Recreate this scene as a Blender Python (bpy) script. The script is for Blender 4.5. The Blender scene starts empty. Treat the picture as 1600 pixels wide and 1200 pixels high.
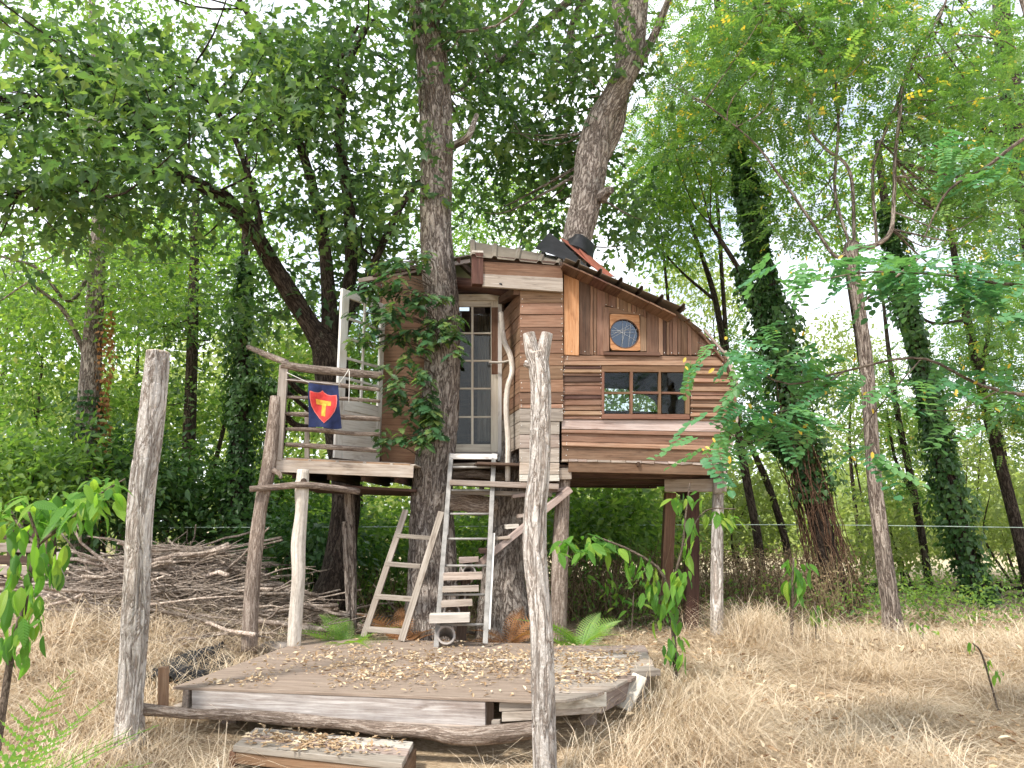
import bpy, bmesh, math, random
import numpy as np
from mathutils import Vector, Matrix

# ---------------------------------------------------------------- camera, sky, sun, exposure
SC = bpy.context.scene
COL = SC.collection
FPX, HZN, CAMZ = 1155.0, 830.0, 1.6
TH = math.atan((HZN - 600.0) / FPX)
cam_d = bpy.data.cameras.new('camera'); cam = bpy.data.objects.new('camera', cam_d); COL.objects.link(cam)
cam.location = (0, 0, CAMZ); cam.rotation_euler = (math.pi / 2 + TH, 0, 0)
cam_d.sensor_width = 36.0; cam_d.lens = 36.0 * FPX / 1600.0
cam_d.clip_start = 0.05; cam_d.clip_end = 2000
SC.camera = cam

SUN_EL, SUN_AZ = math.radians(52), math.radians(222)     # azimuth clockwise from +Y (north)
W = bpy.data.worlds.new('World'); SC.world = W; W.use_nodes = True
nt = W.node_tree; nt.nodes.clear()
sky = nt.nodes.new('ShaderNodeTexSky'); sky.sky_type = 'NISHITA'; sky.sun_disc = False
sky.sun_elevation = SUN_EL; sky.sun_rotation = SUN_AZ
sk = nt.nodes.new('ShaderNodeVectorMath'); sk.operation = 'SCALE'; sk.inputs['Scale'].default_value = 0.12
tc = nt.nodes.new('ShaderNodeTexCoord')
nz = nt.nodes.new('ShaderNodeTexNoise'); nz.inputs['Scale'].default_value = 3.2; nz.inputs['Detail'].default_value = 6
rp = nt.nodes.new('ShaderNodeValToRGB'); rp.color_ramp.elements[0].position = 0.36; rp.color_ramp.elements[1].position = 0.60
rp.color_ramp.elements[0].color = (.30, .30, .30, 1)
mx = nt.nodes.new('ShaderNodeMix'); mx.data_type = 'RGBA'; mx.inputs[7].default_value = (.98, 1.02, 1.08, 1)
bg = nt.nodes.new('ShaderNodeBackground'); bg.inputs['Strength'].default_value = 1.0
wo = nt.nodes.new('ShaderNodeOutputWorld')
L = nt.links.new
L(sky.outputs[0], sk.inputs[0]); L(tc.outputs['Generated'], nz.inputs['Vector']); L(nz.outputs['Fac'], rp.inputs[0])
L(rp.outputs[0], mx.inputs[0]); L(sk.outputs[0], mx.inputs[6]); L(mx.outputs[2], bg.inputs[0]); L(bg.outputs[0], wo.inputs[0])

sd = bpy.data.lights.new('sun', 'SUN'); sd.energy = 2.7; sd.angle = math.radians(8); sd.color = (1.0, 0.95, 0.87)
so = bpy.data.objects.new('sun', sd); COL.objects.link(so)
sdir = Vector((math.sin(SUN_AZ) * math.cos(SUN_EL), math.cos(SUN_AZ) * math.cos(SUN_EL), math.sin(SUN_EL)))
so.rotation_euler = sdir.to_track_quat('Z', 'Y').to_euler(); so.location = sdir * 50

vs = SC.view_settings; vs.view_transform = 'Standard'; vs.look = 'None'; vs.gamma = 1; vs.use_curve_mapping = False
vs.exposure = 1.1
SC.render.engine = 'CYCLES'
SC.cycles.use_denoising = True; SC.cycles.max_bounces = 8; SC.cycles.diffuse_bounces = 3; SC.cycles.glossy_bounces = 3
SC.cycles.transparent_max_bounces = 12; SC.cycles.transmission_bounces = 5; SC.cycles.caustics_reflective = False; SC.cycles.caustics_refractive = False
SC.cycles.use_adaptive_sampling = True; SC.cycles.adaptive_threshold = 0.02

# ---------------------------------------------------------------- geometry helpers
RNG = np.random.default_rng(7); random.seed(7)
CAM = np.array([0, 0, CAMZ]); CT, ST = math.cos(TH), math.sin(TH)
def ray(px, py):
    x, y = (px - 800) / FPX, (600 - py) / FPX
    return np.array([x, CT - y * ST, ST + y * CT])
def P(px, py, Y):
    d = ray(px, py); return CAM + d * (Y / d[1])
def PZ(px, py, z):
    d = ray(px, py); return CAM + d * ((z - CAMZ) / d[2])
def PP(px, py, a, n):
    d = ray(px, py); return CAM + d * (np.dot(np.asarray(a) - CAM, n) / np.dot(d, n))
def sstep(a, b, x):
    t = np.clip((x - a) / (b - a), 0, 1); return t * t * (3 - 2 * t)
def _h(i, j, k):
    n = (i * 374761393 + j * 668265263 + k * 2147483647 + 12345) & 0xffffffff
    n = ((n ^ (n >> 13)) * 1274126177) & 0xffffffff
    return ((n ^ (n >> 16)) & 0xffff) / 65535.0
def vnoise(p):
    p = np.asarray(p, float); i = np.floor(p).astype(np.int64); f = p - i; f = f * f * (3 - 2 * f)
    r = 0
    for a in (0, 1):
        for b in (0, 1):
            for c in (0, 1):
                w = (f[..., 0] if a else 1 - f[..., 0]) * (f[..., 1] if b else 1 - f[..., 1]) * (f[..., 2] if c else 1 - f[..., 2])
                r = r + w * _h(i[..., 0] + a, i[..., 1] + b, i[..., 2] + c)
    return r * 2 - 1
def gz(x, y):
    x = np.asarray(x, float); y = np.asarray(y, float)
    z = 0.33 * sstep(4.3, 8.4, y) + 0.25 * sstep(-2.2, -4.5, x) * sstep(4.5, 7.5, y) * (1 - sstep(11, 16, y))
    z = z + 1.2 * sstep(22, 70, y)
    q = np.stack([x, y, 0 * x], -1)
    z = z + 0.05 * vnoise(q * 0.8) + 0.03 * vnoise(q * 2.3 + 9)
    return z
def PG(px, py, y0=3.0, y1=60.0):
    Y = y0
    while Y < y1:
        p = P(px, py, Y)
        if p[2] <= gz(p[0], p[1]): return p
        Y += 0.02
    return P(px, py, y1)

WM = {}
def put(o, parent, M):
    COL.objects.link(o); WM[o] = M
    if parent is not None:
        o.parent = parent; o.matrix_basis = WM[parent].inverted() @ M
    else: o.matrix_basis = M
    return o
def tag(o, label=None, cat=None, group=None, kind=None):
    for k, v in (('label', label), ('category', cat), ('group', group), ('kind', kind)):
        if v: o[k] = v
    return o
def thing(name, loc, label, cat, group=None):
    o = bpy.data.objects.new(name, None); o.empty_display_size = 0.1
    put(o, None, Matrix.Translation(Vector([float(c) for c in loc]))); return tag(o, label, cat, group)
def origin_of(parent):
    return np.array(WM[parent].translation) if parent is not None else np.zeros(3)
def mk(name, V, F, mat, parent=None, origin=None, smooth=False, M=None, attrs=None, tc=None):
    """mesh object; V are world coordinates unless M (local->world) is given, F list of faces or (n,3)/(n,4) int array"""
    me = bpy.data.meshes.new(name); V = np.asarray(V, float)
    if M is None:
        if origin is None: origin = origin_of(parent) if parent is not None else V.mean(0)
        V = V - origin; M = Matrix.Translation(Vector([float(c) for c in origin]))
    if isinstance(F, np.ndarray):
        n, k = F.shape
        me.vertices.add(len(V)); me.vertices.foreach_set('co', V.astype(np.float32).ravel())
        me.loops.add(n * k); me.loops.foreach_set('vertex_index', F.astype(np.int32).ravel())
        me.polygons.add(n); me.polygons.foreach_set('loop_start', np.arange(0, n * k, k, dtype=np.int32))
        me.update(calc_edges=True)
    else: me.from_pydata(V.tolist(), [], F); me.update()
    if smooth: me.polygons.foreach_set('use_smooth', np.ones(len(me.polygons), bool))
    if attrs:
        for an, av in attrs.items():
            a = me.attributes.new(an, 'FLOAT', 'POINT'); a.data.foreach_set('value', np.asarray(av, np.float32))
    if mat.get('bark'):
        a = me.attributes.new('tco', 'FLOAT_VECTOR', 'POINT'); a.data.foreach_set('vector', np.asarray(V if tc is None else tc, np.float32).ravel())
    me.materials.append(mat)
    o = bpy.data.objects.new(name, me); return put(o, parent, M)
def copy_obj(src, parent, M):
    o = bpy.data.objects.new(src.name.split('.')[0], src.data); return put(o, parent, M)
def nrm(v): v = np.asarray(v, float); return v / (np.linalg.norm(v, axis=-1, keepdims=True) + 1e-12)
def frame(x, up):
    x = nrm(x); z = np.asarray(up, float); z = nrm(z - np.dot(z, x) * x); y = np.cross(z, x)
    return x, y, z
def mat4(x, y, z, o):
    return Matrix(((x[0], y[0], z[0], o[0]), (x[1], y[1], z[1], o[1]), (x[2], y[2], z[2], o[2]), (0, 0, 0, 1)))
def slab(name, parent, pts, n, thick, mat, axis=None, bevel=0.003, wob=0.002):
    """prism: outline pts (front face) pushed back along -n by thick; local X runs along the grain"""
    pts = [np.asarray(p, float) for p in pts]; c = sum(pts) / len(pts)
    if axis is None: axis = pts[1] - pts[0]
    x, y, z = frame(axis, n); M = mat4(x, y, z, c)
    R = np.stack([x, y, z]); loc = [R @ (p - c) for p in pts]
    bm = bmesh.new()
    top = [bm.verts.new(Vector(p) + Vector((random.uniform(-wob, wob), random.uniform(-wob, wob), random.uniform(-wob, wob)))) for p in loc]
    bot = [bm.verts.new(v.co - Vector((0, 0, thick))) for v in top]
    bm.faces.new(top); bm.faces.new(bot[::-1]); k = len(top)
    for i in range(k): bm.faces.new((top[i], bot[i], bot[(i + 1) % k], top[(i + 1) % k]))
    bmesh.ops.recalc_face_normals(bm, faces=bm.faces)
    if bevel: bmesh.ops.bevel(bm, geom=bm.edges[:], offset=bevel, segments=1, affect='EDGES')
    me = bpy.data.meshes.new(name); bm.to_mesh(me); bm.free(); me.materials.append(mat)
    return put(bpy.data.objects.new(name, me), parent, M)
def bar(name, parent, p0, p1, w, t, mat, up=(0, 0, 1), bevel=0.003, wob=0.002):
    """box from p0 to p1 (centre line), w across (local y), t along up"""
    p0 = np.asarray(p0, float); p1 = np.asarray(p1, float); x, y, z = frame(p1 - p0, up)
    a = p0 + z * t / 2; b = p1 + z * t / 2
    return slab(name, parent, [a - y * w / 2, b - y * w / 2, b + y * w / 2, a + y * w / 2], z, t, mat, axis=x, bevel=bevel, wob=wob)
def crom(pts, n):
    """resample (k,d) control points with Catmull-Rom to n points"""
    p = np.asarray(pts, float)
    if len(p) == 2:
        t = np.linspace(0, 1, n)[:, None]; return p[0] * (1 - t) + p[1] * t
    q = np.vstack([2 * p[0] - p[1], p, 2 * p[-1] - p[-2]])
    d = np.concatenate([[0], np.cumsum(np.linalg.norm(np.diff(p[:, :3], axis=0), axis=1))]); s = np.linspace(0, d[-1], n)
    i = np.clip(np.searchsorted(d, s, side='right') - 1, 0, len(p) - 2)
    t = ((s - d[i]) / (d[i + 1] - d[i] + 1e-9))[:, None]
    a, b, c, e = q[i], q[i + 1], q[i + 2], q[i + 3]
    return 0.5 * (2 * b + (c - a) * t + (2 * a - 5 * b + 4 * c - e) * t ** 2 + (3 * b - a - 3 * c + e) * t ** 3)
TC = [None]
def tube_arr(path, rad, sides=10, amp=0.0, freq=(9, 9, 2.2), seed=0, cap=True, ridge=0.0):
    path = np.asarray(path, float); n = len(path); rad = np.broadcast_to(np.asarray(rad, float), (n,))
    T = nrm(np.gradient(path, axis=0)); ref = np.array([1.0, 0, 0]) if abs(T[0][0]) < 0.8 else np.array([0, 1.0, 0])
    V = np.zeros((n, sides, 3)); u = ref; an = np.linspace(0, 2 * np.pi, sides, endpoint=False)
    s = np.concatenate([[0], np.cumsum(np.linalg.norm(np.diff(path, axis=0), axis=1))])
    for i in range(n):
        u = u - np.dot(u, T[i]) * T[i]; u = u / np.linalg.norm(u); v = np.cross(T[i], u)
        V[i] = np.cos(an)[:, None] * u + np.sin(an)[:, None] * v
    sd_ = seed * 1.37 + path[0][0] * 3.1 + path[0][1]
    tc_ = np.stack([np.cos(an)[None, :] * rad[:, None] + sd_, np.sin(an)[None, :] * rad[:, None], s[:, None] * np.ones((1, sides)) + sd_], -1).reshape(-1, 3)
    if cap: tc_ = np.vstack([tc_, [sd_, 0, sd_], [sd_, 0, sd_ + s[-1]]])
    TC[0] = tc_
    if amp or ridge:
        q = np.stack([np.cos(an)[None, :] * np.ones((n, 1)) * freq[0] * .16, np.sin(an)[None, :] * np.ones((n, 1)) * freq[1] * .16, s[:, None] * freq[2] * np.ones((1, sides))], -1) + seed * 7.7
        k = 1 + amp * (vnoise(q * .6) + .5 * vnoise(q * 1.7 + 3))
        if ridge:
            q2 = np.stack([np.cos(an)[None, :] * np.ones((n, 1)) * 4.2, np.sin(an)[None, :] * np.ones((n, 1)) * 4.2, s[:, None] * 5.0 * np.ones((1, sides))], -1) + seed * 3.1
            k = k - ridge * (1 - np.abs(vnoise(q2)) * 2.2).clip(0, 1) ** 2
        V = V * k[..., None]
    V = path[:, None, :] + V * rad[:, None, None]
    i = np.arange(n - 1)[:, None] * sides; j = np.arange(sides)[None, :]; j2 = (j + 1) % sides
    F = np.stack([i + j, i + j2, i + sides + j2, i + sides + j], -1).reshape(-1, 4)
    V = V.reshape(-1, 3)
    if cap:
        c0, c1 = len(V), len(V) + 1; V = np.vstack([V, path[0], path[-1]])
        jj = np.arange(sides); b = (n - 1) * sides
        F = np.vstack([F, np.stack([jj, np.full(sides, c0), np.full(sides, c0), (jj + 1) % sides], -1), np.stack([b + jj, b + (jj + 1) % sides, np.full(sides, c1), np.full(sides, c1)], -1)])
    return V, F
def q2t(F):
    F = np.asarray(F); A = F[:, [0, 1, 2]]; B = F[:, [0, 2, 3]]; T = np.vstack([A, B])
    return T[(T[:, 0] != T[:, 1]) & (T[:, 1] != T[:, 2]) & (T[:, 0] != T[:, 2])]
class MB:
    def __init__(s): s.V = []; s.F = []; s.n = 0; s.a = []; s.t = []
    def add(s, V, F, a=0.5, tc=None):
        s.t.append(V if tc is None else tc); s.V.append(V); s.F.append(np.asarray(F) + s.n); s.a.append(np.broadcast_to(a, (len(V),))); s.n += len(V)
    def tube(s, path, rad, sides=6, a=None, **k):
        V, F = tube_arr(path, rad, sides, **k); s.add(V, q2t(F), RNG.random() if a is None else a, TC[0])
    def build(s, name, mat, parent=None, origin=None, smooth=False):
        return mk(name, np.vstack(s.V), np.vstack(s.F), mat, parent, origin, smooth, attrs={'var': np.concatenate(s.a)}, tc=np.vstack(s.t))
def tubeobj(name, parent, ctrl, mat, n=24, sides=10, smooth=True, origin=None, **k):
    """ctrl rows: x y z r"""
    c = crom(ctrl, n); V, F = tube_arr(c[:, :3], np.maximum(c[:, 3], .002), sides, **k)
    return mk(name, V, q2t(F), mat, parent, origin, smooth, tc=TC[0])
def limb_px(pts, Y=None):
    """rows (px, py, width_px[, Y]) -> x y z r"""
    out = []
    for p in pts:
        yy = p[3] if len(p) > 3 else Y
        q = P(p[0], p[1], yy); out.append([*q, p[2] * 0.5 * yy / FPX])
    return np.array(out)

# ---------------------------------------------------------------- materials
def newmat(name):
    m = bpy.data.materials.new(name); m.use_nodes = True; t = m.node_tree; b = t.nodes['Principled BSDF']
    return m, t, b
def ramp(t, stops, fac=None):
    r = t.nodes.new('ShaderNodeValToRGB'); e = r.color_ramp.elements
    while len(e) < len(stops): e.new(0.5)
    for q, (p, c) in zip(e, stops): q.position = p; q.color = (*c, 1)
    if fac is not None: t.links.new(fac, r.inputs[0])
    return r
def texco(t, scale=(1, 1, 1), rnd=True, kind='Object'):
    c = t.nodes.new('ShaderNodeTexCoord'); m = t.nodes.new('ShaderNodeMapping'); m.inputs['Scale'].default_value = scale
    t.links.new(c.outputs[kind], m.inputs['Vector'])
    if rnd:
        o = t.nodes.new('ShaderNodeObjectInfo'); k = t.nodes.new('ShaderNodeMath'); k.operation = 'MULTIPLY'; k.inputs[1].default_value = 37.0
        t.links.new(o.outputs['Random'], k.inputs[0]); t.links.new(k.outputs[0], m.inputs['Location'])
    return m.outputs[0]
def noise(t, vec, scale, detail=5, rough=0.55, dist=0.0):
    n = t.nodes.new('ShaderNodeTexNoise'); n.inputs['Scale'].default_value = scale; n.inputs['Detail'].default_value = detail
    n.inputs['Roughness'].default_value = rough; n.inputs['Distortion'].default_value = dist
    t.links.new(vec, n.inputs['Vector']); return n.outputs['Fac']
def mixc(t, fac, a, b, mode='MIX'):
    m = t.nodes.new('ShaderNodeMix'); m.data_type = 'RGBA'; m.blend_type = mode
    for s, v in ((0, fac), (6, a), (7, b)):
        if isinstance(v, (int, float)): m.inputs[s].default_value = v
        elif isinstance(v, tuple): m.inputs[s].default_value = (*v, 1)
        else: t.links.new(v, m.inputs[s])
    return m.outputs[2]
def objvar(t, col, vlo=0.7, vhi=1.25, hue=0.02):
    o = t.nodes.new('ShaderNodeObjectInfo'); h = t.nodes.new('ShaderNodeHueSaturation')
    r = t.nodes.new('ShaderNodeMapRange'); r.inputs[3].default_value = vlo; r.inputs[4].default_value = vhi
    t.links.new(o.outputs['Random'], r.inputs[0]); t.links.new(r.outputs[0], h.inputs['Value'])
    k = t.nodes.new('ShaderNodeMath'); k.operation = 'MULTIPLY'; k.inputs[1].default_value = 7.31
    f = t.nodes.new('ShaderNodeMath'); f.operation = 'FRACT'; r2 = t.nodes.new('ShaderNodeMapRange'); r2.inputs[3].default_value = .5 - hue; r2.inputs[4].default_value = .5 + hue
    t.links.new(o.outputs['Random'], k.inputs[0]); t.links.new(k.outputs[0], f.inputs[0]); t.links.new(f.outputs[0], r2.inputs[0]); t.links.new(r2.outputs[0], h.inputs['Hue'])
    t.links.new(col, h.inputs['Color']); return h.outputs[0]
def bump(t, b, h, strength=0.4, dist=0.01):
    n = t.nodes.new('ShaderNodeBump'); n.inputs['Strength'].default_value = strength; n.inputs['Distance'].default_value = dist
    t.links.new(h, n.inputs['Height']); t.links.new(n.outputs[0], b.inputs['Normal'])
def wood(name, dark, mid, light, weather=None, wfac=0.5, rough=0.75, var=(0.72, 1.25), hue=0.015, gs=1.0, bstr=0.5):
    m, t, b = newmat(name); v = texco(t, (0.55 * gs, 11 * gs, 11 * gs))
    g = noise(t, v, 4.0, 8, 0.65, 0.6); c = ramp(t, [(.28, dark), (.5, mid), (.74, light)], g).outputs[0]
    if weather:
        w = noise(t, texco(t, (1.1, 3.0, 3.0)), 1.9, 6, 0.7); wr = ramp(t, [(.5 - wfac * .4, (0, 0, 0)), (.95 - wfac * .4, (1, 1, 1))], w).outputs[0]
        c = mixc(t, wr, c, mixc(t, 0.55, weather, c, 'MIX'))
    s = ramp(t, [(.62, (1, 1, 1)), (.74, (.45, .38, .34))], noise(t, texco(t, (1.5, 5, 5)), 2.6, 3)).outputs[0]
    c = mixc(t, 0.7, c, s, 'MULTIPLY'); c = objvar(t, c, *var, hue)
    t.links.new(c, b.inputs['Base Color']); b.inputs['Roughness'].default_value = rough; b.inputs['Specular IOR Level'].default_value = .25
    bump(t, b, g, bstr, 0.006); return m
def bark(name, crev, mid, light, lichen=None, sc=1.0, zst=0.16, bstr=0.9, furrow=1.0):
    m, t, b = newmat(name); m['bark'] = 1
    at = t.nodes.new('ShaderNodeAttribute'); at.attribute_name = 'tco'
    def vec(k):
        mp = t.nodes.new('ShaderNodeMapping'); mp.inputs['Scale'].default_value = k; t.links.new(at.outputs['Vector'], mp.inputs['Vector']); return mp.outputs[0]
    def math_(op, a, c):
        q = t.nodes.new('ShaderNodeMath'); q.operation = op
        for i, v in enumerate((a, c)):
            if isinstance(v, (int, float)): q.inputs[i].default_value = v
            elif v is not None: t.links.new(v, q.inputs[i])
        return q.outputs[0]
    n1 = noise(t, vec((sc, sc, sc * zst)), 20, 4, 0.6, 0.8)                 # long interlaced furrows
    rid = math_('ABSOLUTE', math_('SUBTRACT', n1, .5), None)
    rid = ramp(t, [(.0, (.05, .05, .05)), (.09, (1, 1, 1))], rid).outputs[0]
    n2 = noise(t, vec((sc, sc, sc * .5)), 55, 6, 0.7, .4)                   # flaky plates
    h = mixc(t, .85 * furrow, n2, rid, 'MULTIPLY')
    c = ramp(t, [(.10, crev), (.34, mid), (.62, light)], h).outputs[0]
    c = mixc(t, 0.7, c, ramp(t, [(.3, (.6, .58, .56)), (.7, (1.3, 1.26, 1.22))], noise(t, vec((1, 1, .5)), 3.0, 5)).outputs[0], 'MULTIPLY')
    if lichen:
        l = ramp(t, [(.57, (0, 0, 0)), (.70, (.75, .75, .75))], noise(t, vec((1, 1, .8)), 9, 6, .75)).outputs[0]; c = mixc(t, l, c, lichen)
    t.links.new(c, b.inputs['Base Color']); b.inputs['Roughness'].default_value = .9; b.inputs['Specular IOR Level'].default_value = .15
    bump(t, b, h, bstr, 0.05); return m
def leafmat(name, stops, trans=0.4, rough=0.45, tmul=(1.9, 1.95, 0.85)):
    m, t, b = newmat(name); a = t.nodes.new('ShaderNodeAttribute'); a.attribute_name = 'var'
    c = ramp(t, stops, a.outputs['Fac']).outputs[0]
    t.links.new(c, b.inputs['Base Color']); b.inputs['Roughness'].default_value = rough; b.inputs['Specular IOR Level'].default_value = .35
    tr = t.nodes.new('ShaderNodeBsdfTranslucent'); t.links.new(mixc(t, 1.0, c, tmul, 'MULTIPLY'), tr.inputs['Color'])
    ms = t.nodes.new('ShaderNodeMixShader'); ms.inputs[0].default_value = trans
    t.links.new(b.outputs[0], ms.inputs[1]); t.links.new(tr.outputs[0], ms.inputs[2])
    t.links.new(ms.outputs[0], t.nodes['Material Output'].inputs['Surface']); return m
def leafobj(name, stops, **k):     # per-object random instead of per-leaf attribute
    m = leafmat(name, stops, **k); t = m.node_tree
    a = [n for n in t.nodes if n.type == 'ATTRIBUTE'][0]; o = t.nodes.new('ShaderNodeObjectInfo')
    for l in list(a.outputs['Fac'].links): t.links.new(o.outputs['Random'], l.to_socket)
    return m
def plain(name, col, rough=.6, metal=0.0, nscale=6.0, amt=.35, col2=None, bstr=.15):
    m, t, b = newmat(name); n = noise(t, texco(t), nscale, 6, .6)
    c = ramp(t, [(.3, tuple(x * (1 - amt) for x in col)), (.7, col2 or tuple(min(1, x * (1 + amt)) for x in col))], n).outputs[0]
    t.links.new(c, b.inputs['Base Color']); b.inputs['Roughness'].default_value = rough; b.inputs['Metallic'].default_value = metal; b.inputs['Specular IOR Level'].default_value = .3
    bump(t, b, n, bstr, .005); return m

M = {}
M['redwood'] = wood('redwood', (.052, .024, .013), (.148, .074, .042), (.255, .145, .090), (.29, .205, .145), .45, var=(.80, 1.14), hue=.008)
M['redwood_pale_lit'] = wood('redwood_pale_lit', (.12, .056, .029), (.25, .135, .077), (.36, .225, .145), (.36, .28, .20), .5, var=(.78, 1.18), hue=.01)  # paler redwood; on siding lips this tone paints caught light
M['redwood_dark'] = wood('redwood_dark', (.03, .015, .01), (.075, .036, .023), (.13, .068, .045), (.2, .14, .1), .25)
M['cedar'] = wood('cedar', (.070, .034, .018), (.175, .092, .052), (.275, .163, .100), (.29, .21, .145), .4, var=(.80, 1.14), hue=.008)
M['orange'] = wood('orange_pine', (.22, .085, .032), (.44, .215, .098), (.55, .33, .18), (.30, .17, .10), .2, var=(.95, 1.05), hue=.0)
M['grey'] = wood('weathered_grey', (.11, .085, .065), (.28, .235, .19), (.45, .395, .34), (.48, .43, .375), .45, rough=.85, hue=.005)
M['grey_brown'] = wood('weathered_brown', (.12, .085, .065), (.30, .225, .18), (.46, .38, .32), (.5, .46, .43), .4, rough=.85)
M['pale'] = wood('pale_timber', (.28, .235, .19), (.47, .42, .36), (.62, .57, .51), (.6, .57, .53), .4, rough=.8, var=(.85, 1.1))
M['dark_wood'] = wood('dark_timber', (.025, .016, .012), (.07, .042, .03), (.13, .085, .06), None, 0)  # dark brown wood for joists, floors, panels and slats
M['scuffed'] = wood('scuffed_board', (.10, .07, .058), (.26, .205, .18), (.60, .55, .52), (.72, .69, .67), .5, rough=.85, var=(.98, 1.02))
M['ply'] = wood('plywood', (.10, .068, .048), (.275, .205, .156), (.45, .36, .29), (.22, .175, .14), .9, rough=.85, var=(.95, 1.05), hue=.0, gs=1.3, bstr=.9)
M['white_paint'] = wood('peeling_white_paint', (.50, .46, .41), (.74, .72, .68), (.82, .80, .77), (.45, .32, .25), .25, rough=.6, var=(.92, 1.05), hue=.0, bstr=.25)
M['cream_paint'] = wood('cream_paint', (.48, .42, .33), (.68, .62, .51), (.76, .71, .6), (.42, .28, .2), .12, rough=.6, var=(.95, 1.05), hue=.0, bstr=.25)
M['window_brown'] = wood('brown_window_frame', (.07, .035, .02), (.16, .085, .05), (.23, .13, .08), None, 0, var=(.95, 1.1))
M['post_bark'] = bark('pale_furrowed_bark', (.26, .215, .185), (.64, .585, .535), (.84, .80, .76), None, .9, .16, 1.0)
M['smooth_pole'] = bark('peeled_pole', (.30, .26, .215), (.54, .49, .43), (.67, .625, .565), None, .8, .06, .4, .7)
M['oak_bark'] = bark('oak_bark', (.095, .075, .065), (.32, .27, .235), (.60, .54, .49), (.58, .55, .49), 1.0, .24, 1.0)
M['dark_bark'] = bark('dark_bark', (.02, .015, .012), (.065, .048, .038), (.14, .11, .088), (.16, .16, .115), 1.1, .2, .9)
M['locust_bark'] = bark('locust_bark', (.08, .06, .05), (.33, .27, .225), (.54, .47, .41), None, 1.1, .15, 1.0)
M['twig'] = bark('twig_bark', (.05, .038, .03), (.13, .10, .078), (.23, .185, .15), None, 2.0, .3, .4)
M['branch_grey'] = bark('dead_branch', (.10, .075, .06), (.27, .21, .17), (.48, .41, .355), None, 1.6, .12, .7, .8)
M['brush'] = bark('brushwood', (.11, .085, .07), (.34, .275, .225), (.60, .52, .45), None, 1.6, .12, .7, .7)
M['brown_vine'] = bark('brown_vine', (.04, .024, .016), (.13, .075, .048), (.24, .15, .10), None, 2.2, .3, .3)
_b = M['brush'].node_tree; _q = _b.nodes['Principled BSDF']; _l = _q.inputs['Base Color'].links[0].from_socket; _b.links.new(objvar(_b, _l, .5, 1.4, .004), _q.inputs['Base Color'])
M['oak_leaf'] = leafmat('oak_leaf', [(.0, (.034, .075, .036)), (.4, (.070, .135, .056)), (.75, (.125, .20, .072)), (1, (.21, .27, .085))], .48)
M['oak_leaf_obj'] = leafobj('oak_leaf_near', [(.0, (.025, .07, .028)), (.5, (.042, .11, .04)), (1, (.075, .15, .05))], trans=.3)
M['locust_leaf'] = leafmat('locust_leaf', [(.0, (.075, .16, .055)), (.45, (.13, .235, .075)), (.78, (.21, .31, .09)), (.86, (.58, .43, .07)), (1, (.64, .44, .09))], .5)
M['near_locust'] = leafobj('near_locust_leaf', [(.0, (.06, .18, .085)), (.5, (.10, .25, .11)), (1, (.15, .30, .11))], trans=.42, tmul=(1.4, 1.5, .8))
M['yellow_leaf'] = leafobj('yellow_leaf', [(0, (.58, .40, .04)), (1, (.65, .48, .10))], trans=.35, tmul=(1.2, 1.1, .6))
M['spring_leaf'] = leafmat('understory_leaf', [(.0, (.055, .12, .035)), (.45, (.125, .225, .058)), (.85, (.225, .33, .085)), (1, (.36, .36, .10))], .52)
M['pale_leaf'] = leafmat('pale_leaf', [(.0, (.14, .19, .075)), (.5, (.23, .29, .11)), (1, (.34, .38, .16))], .48)
M['ivy_leaf'] = leafmat('ivy_leaf', [(.0, (.022, .060, .022)), (.5, (.052, .118, .036)), (.9, (.095, .18, .05)), (1, (.17, .22, .06))], .3, .35)
M['dry_leaf'] = leafmat('dry_leaf', [(.0, (.20, .11, .055)), (.4, (.42, .29, .17)), (.8, (.62, .49, .32)), (1, (.70, .60, .44))], .15, .8, (1.1, 1.0, .8))
M['straw'] = leafmat('straw', [(.0, (.27, .185, .115)), (.3, (.50, .38, .25)), (.65, (.72, .60, .44)), (1, (.84, .75, .60))], .2, .6, (1.1, 1.0, .8))
M['dry_brush'] = leafmat('dry_brush', [(.0, (.09, .06, .035)), (.5, (.20, .14, .08)), (.85, (.36, .27, .16)), (1, (.20, .26, .07))], .25, .8, (1.1, 1.0, .8))
M['fern'] = leafmat('fern_leaf', [(.0, (.10, .22, .04)), (.6, (.18, .32, .06)), (1, (.36, .38, .07))], .45)
M['dead_fern'] = leafmat('dead_fern', [(.0, (.22, .09, .035)), (1, (.46, .25, .12))], .3, .8)
M['broad_leaf'] = leafobj('broad_leaf', [(.0, (.06, .17, .03)), (.55, (.12, .27, .045)), (.85, (.21, .36, .06)), (1, (.26, .38, .065))], trans=.45)
_t = M['broad_leaf'].node_tree; _p = _t.nodes['Principled BSDF']; _src = _p.inputs['Base Color'].links[0].from_socket
_c = _t.nodes.new('ShaderNodeTexCoord'); _s = _t.nodes.new('ShaderNodeSeparateXYZ'); _t.links.new(_c.outputs['Object'], _s.inputs[0])
_a = _t.nodes.new('ShaderNodeMath'); _a.operation = 'ABSOLUTE'; _t.links.new(_s.outputs[1], _a.inputs[0])
_m = _t.nodes.new('ShaderNodeMath'); _m.operation = 'MULTIPLY_ADD'; _m.inputs[1].default_value = -.9; _t.links.new(_a.outputs[0], _m.inputs[0]); _t.links.new(_s.outputs[0], _m.inputs[2])
_k = _t.nodes.new('ShaderNodeMath'); _k.operation = 'PINGPONG'; _k.inputs[1].default_value = .045; _t.links.new(_m.outputs[0], _k.inputs[0])
_v = ramp(_t, [(.0, (1.35, 1.3, 1.1)), (.008, (1, 1, 1)), (.03, (.92, .92, .9))], _k.outputs[0]); _mid = ramp(_t, [(.0, (1.5, 1.4, 1.2)), (.012, (1, 1, 1))], _a.outputs[0])
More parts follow.
